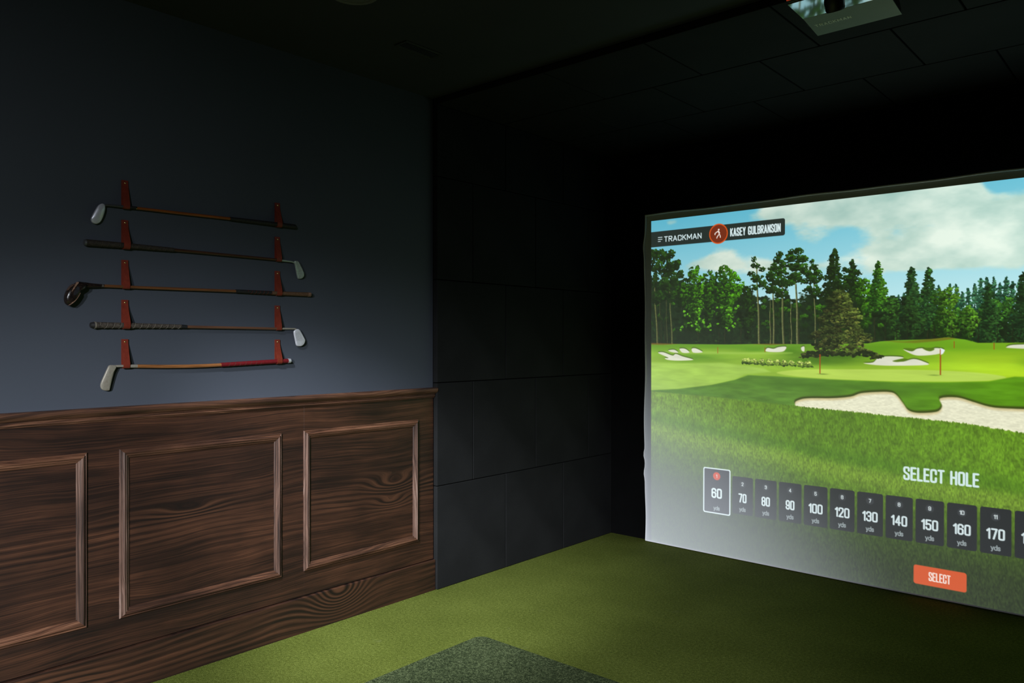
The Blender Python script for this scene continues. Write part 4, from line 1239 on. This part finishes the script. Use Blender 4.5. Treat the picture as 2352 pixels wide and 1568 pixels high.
# ------------------------------------------------------------------ ceiling fittings
# camera unit of the simulator, hung under the bay's edge
UX0, UX1 = -1.198, -0.868
um = tag(empty('launch_monitor', (-1.033, 3.17, CEIL - PAD)), 'glossy ceiling-mounted launch monitor with lens, red light strip and grey lettered front', 'launch monitor')
Zg, Y0u, Y1u, Y2u, Z2 = 2.780, 3.004, 3.173, 3.337, 2.760
def prism_x(name, prof, x0, x1, mat, bevel=0.0):
    """closed (y, z) profile swept along X"""
    n = len(prof)
    bm = bmesh.new()
    a = [bm.verts.new((x0, y, z)) for y, z in prof]; b = [bm.verts.new((x1, y, z)) for y, z in prof]
    for i in range(n): bm.faces.new((a[i], a[(i + 1) % n], b[(i + 1) % n], b[i]))
    bm.faces.new(a[::-1]); bm.faces.new(b)
    if bevel: bmesh.ops.bevel(bm, geom=bm.edges[:], offset=bevel, segments=2, affect='EDGES')
    return child(bm_obj(name, bm, mat, None), um)
prism_x('housing', [(Y0u - .006, Zg + .0095), (Y1u, Zg + .004), (Y2u, Z2 + .004), (Y2u + .006, Z2 + .020), (Y2u - .03, Zg + .055), (Y0u + .02, Zg + .060), (Y0u - .020, Zg + .035)], UX0 + .004, UX1 - .004, 'plastic', .003)
prism_x('glossy_window', [(Y0u + .007, Zg + .0055), (Y1u - .0008, Zg), (Y1u - .0008, Zg + .0045), (Y0u + .007, Zg + .010)], UX0, UX1, 'gloss')
prism_x('front_panel', [(Y1u + .0008, Zg), (Y2u, Z2), (Y2u, Z2 + .0045), (Y1u + .0008, Zg + .0045)], UX0, UX1, 'satin')
prism_x('status_light', [(Y0u - .0125, Zg + .018), (Y0u - .0110, Zg + .0145), (Y0u - .0085, Zg + .0140), (Y0u - .0090, Zg + .020)], UX0 + .002, UX1 - .002, 'led')
box_m = child(box('ceiling_mount', (-1.11, 3.06, Zg + .045), (-0.95, 3.28, CEIL - PAD), 'plastic', None, .004), um)
# lens barrel poking out by the joint of the two faces
ld = Vector((0, 0.42, -0.9)).normalized()
lc = Vector((-1.046, 3.085, Zg + .012))
child(tube('lens_barrel', [lc, lc + ld * .012, lc + ld * .040, lc + ld * .048, lc + ld * .049, lc + ld * .040], [.037, .038, .036, .032, .025, .021], 'plastic', None, 24), um)
child(tube('lens', [lc + ld * .040, lc + ld * .043, lc + ld * .044], [.0205, .013, .002], 'lens', None, 20), um)
# lettering on the grey face: flat strokes lying on the panel
def face_pt(x, s, off=.0006):
    t = s / 0.166
    y = Y1u + (Y2u - Y1u) * t; z = Zg + (Z2 - Zg) * t
    return Vector((x, y - off * .12, z - off))
ls, wdt = layout('TRACKMAN', .0185, 1.7, .42)
V, F = [], []
kx = 0.140 / wdt
for l in ls:
    for (x0, y0), (x1, y1) in zip(l[:-1], l[1:]):
        a = Vector((x0 * kx, y0)); b = Vector((x1 * kx, y1))
        d = (b - a).normalized(); nrm = Vector((-d.y, d.x)) * .00155; a = a - d * .0007; b = b + d * .0007
        i = len(V)
        for p in (a - nrm, b - nrm, b + nrm, a + nrm):
            V.append(face_pt(-1.1765 + p.x, .090 - p.y))
        for p in (a - nrm, b - nrm, b + nrm, a + nrm):
            V.append(face_pt(-1.1765 + p.x, .090 - p.y, .0001))
        F += [(i, i + 1, i + 2, i + 3), (i + 4, i + 7, i + 6, i + 5), (i, i + 4, i + 5, i + 1), (i + 1, i + 5, i + 6, i + 2), (i + 2, i + 6, i + 7, i + 3), (i + 3, i + 7, i + 4, i)]
bm = bmesh.new(); vv = [bm.verts.new(v) for v in V]
for f in F: bm.faces.new([vv[i] for i in f])
child(bm_obj('lettering', bm, 'letter', None), um)
for k, (dx, dz) in enumerate(((0, 0), (.006, -.006))):
    p = Vector((UX0 + .02, 3.20, Zg + .030))
    child(tube('cable', [p + Vector((-.01 * 0, 0, .03)), p + Vector((-.020 + dx, .015, .010)), p + Vector((-.032 + dx, .030, -.012 + dz)), p + Vector((-.030 + dx, .050, -.030 + dz)), p + Vector((-.012 + dx, .075, -.022 + dz)), p + Vector((.01, .09, .01))], .0022, 'plastic', None, 8), um)

# air register
va = tag(empty('air_vent', (-2.857, 2.566, CEIL)), 'small black rectangular air vent flush in the dark ceiling', 'vent')
x0, x1, y0, y1 = -2.902, -2.813, 2.449, 2.684
fw = .010
for lo, hi in (((x0, y0), (x0 + fw, y1)), ((x1 - fw, y0), (x1, y1)), ((x0 + fw, y0), (x1 - fw, y0 + fw)), ((x0 + fw, y1 - fw), (x1 - fw, y1))):
    child(box('frame', (lo[0], lo[1], CEIL - .006), (hi[0], hi[1], CEIL), 'vent', None, .001), va)
child(box('backing', (x0 + fw, y0 + fw, CEIL - .0012), (x1 - fw, y1 - fw, CEIL), 'bayblack'), va)
for k in range(5):
    xc = x0 + fw + .008 + k * .0133
    sl = box('slat', (-.0045, y0 + fw, -.0008), (.0045, y1 - fw, .0008), 'vent')
    sl.location = (xc, 0, CEIL - .0035); sl.rotation_euler = (0, math.radians(25), 0)
    child(sl, va)

# recessed round fitting, off
rl = tag(empty('recessed_downlight', (-2.60, 1.975, CEIL)), 'round grey recessed downlight, switched off, in the dark ceiling', 'ceiling light')
def lathe(name, prof, mat, parent, cx, cy, seg=40):
    V, F = [], []
    for r, z in prof:
        for k in range(seg):
            a = 2 * math.pi * k / seg
            V.append((cx + r * math.cos(a), cy + r * math.sin(a), z))
    for i in range(len(prof) - 1):
        for k in range(seg):
            F.append((i * seg + k, i * seg + (k + 1) % seg, (i + 1) * seg + (k + 1) % seg, (i + 1) * seg + k))
    bm = bmesh.new(); vv = [bm.verts.new(v) for v in V]
    for f in F: bm.faces.new([vv[i] for i in f])
    return child(bm_obj(name, bm, mat, None, True, 30), parent)
lathe('trim_ring', [(.104, CEIL), (.104, CEIL - .004), (.100, CEIL - .007), (.088, CEIL - .007), (.084, CEIL - .005), (.084, CEIL)], 'lamp_trim', rl, -2.60, 1.975)
lathe('diffuser', [(.0845, CEIL - .004), (.06, CEIL - .006), (.03, CEIL - .0072), (.002, CEIL - .0075)], 'lamp_trim', rl, -2.60, 1.975)

# housings for the added spotlights, outside the picture; their lamps are set at the top of the script
for pos, aim, beam, blend, watts, label in ADDED_SPOTS:
    p = Vector(pos); d = (Vector(aim) - p).normalized()
    tl = tag(empty('added_spotlight', (p.x, p.y, CEIL)), label, 'spotlight', 'added ceiling spotlights')
    if p.z > CEIL - .05:            # set into the ceiling: only its trim shows
        lathe('trim_ring', [(.085, CEIL), (.085, CEIL - .004), (.078, CEIL - .006), (.066, CEIL - .006), (.064, CEIL)], 'lamp_trim', tl, p.x, p.y, 32)
        continue
    back = p - d * .11
    lathe('canopy', [(.045, CEIL), (.045, CEIL - .012), (.038, CEIL - .018), (.002, CEIL - .018)], 'plastic', tl, back.x, back.y, 24)
    child(tube('stem', [Vector((back.x, back.y, CEIL - .015)), back - d * .02], .008, 'plastic', None, 10), tl)
    child(tube('can', [back - d * .09, back - d * .085, back + d * .0, back + d * .004], [.035, .05, .055, .050], 'plastic', None, 28), tl)
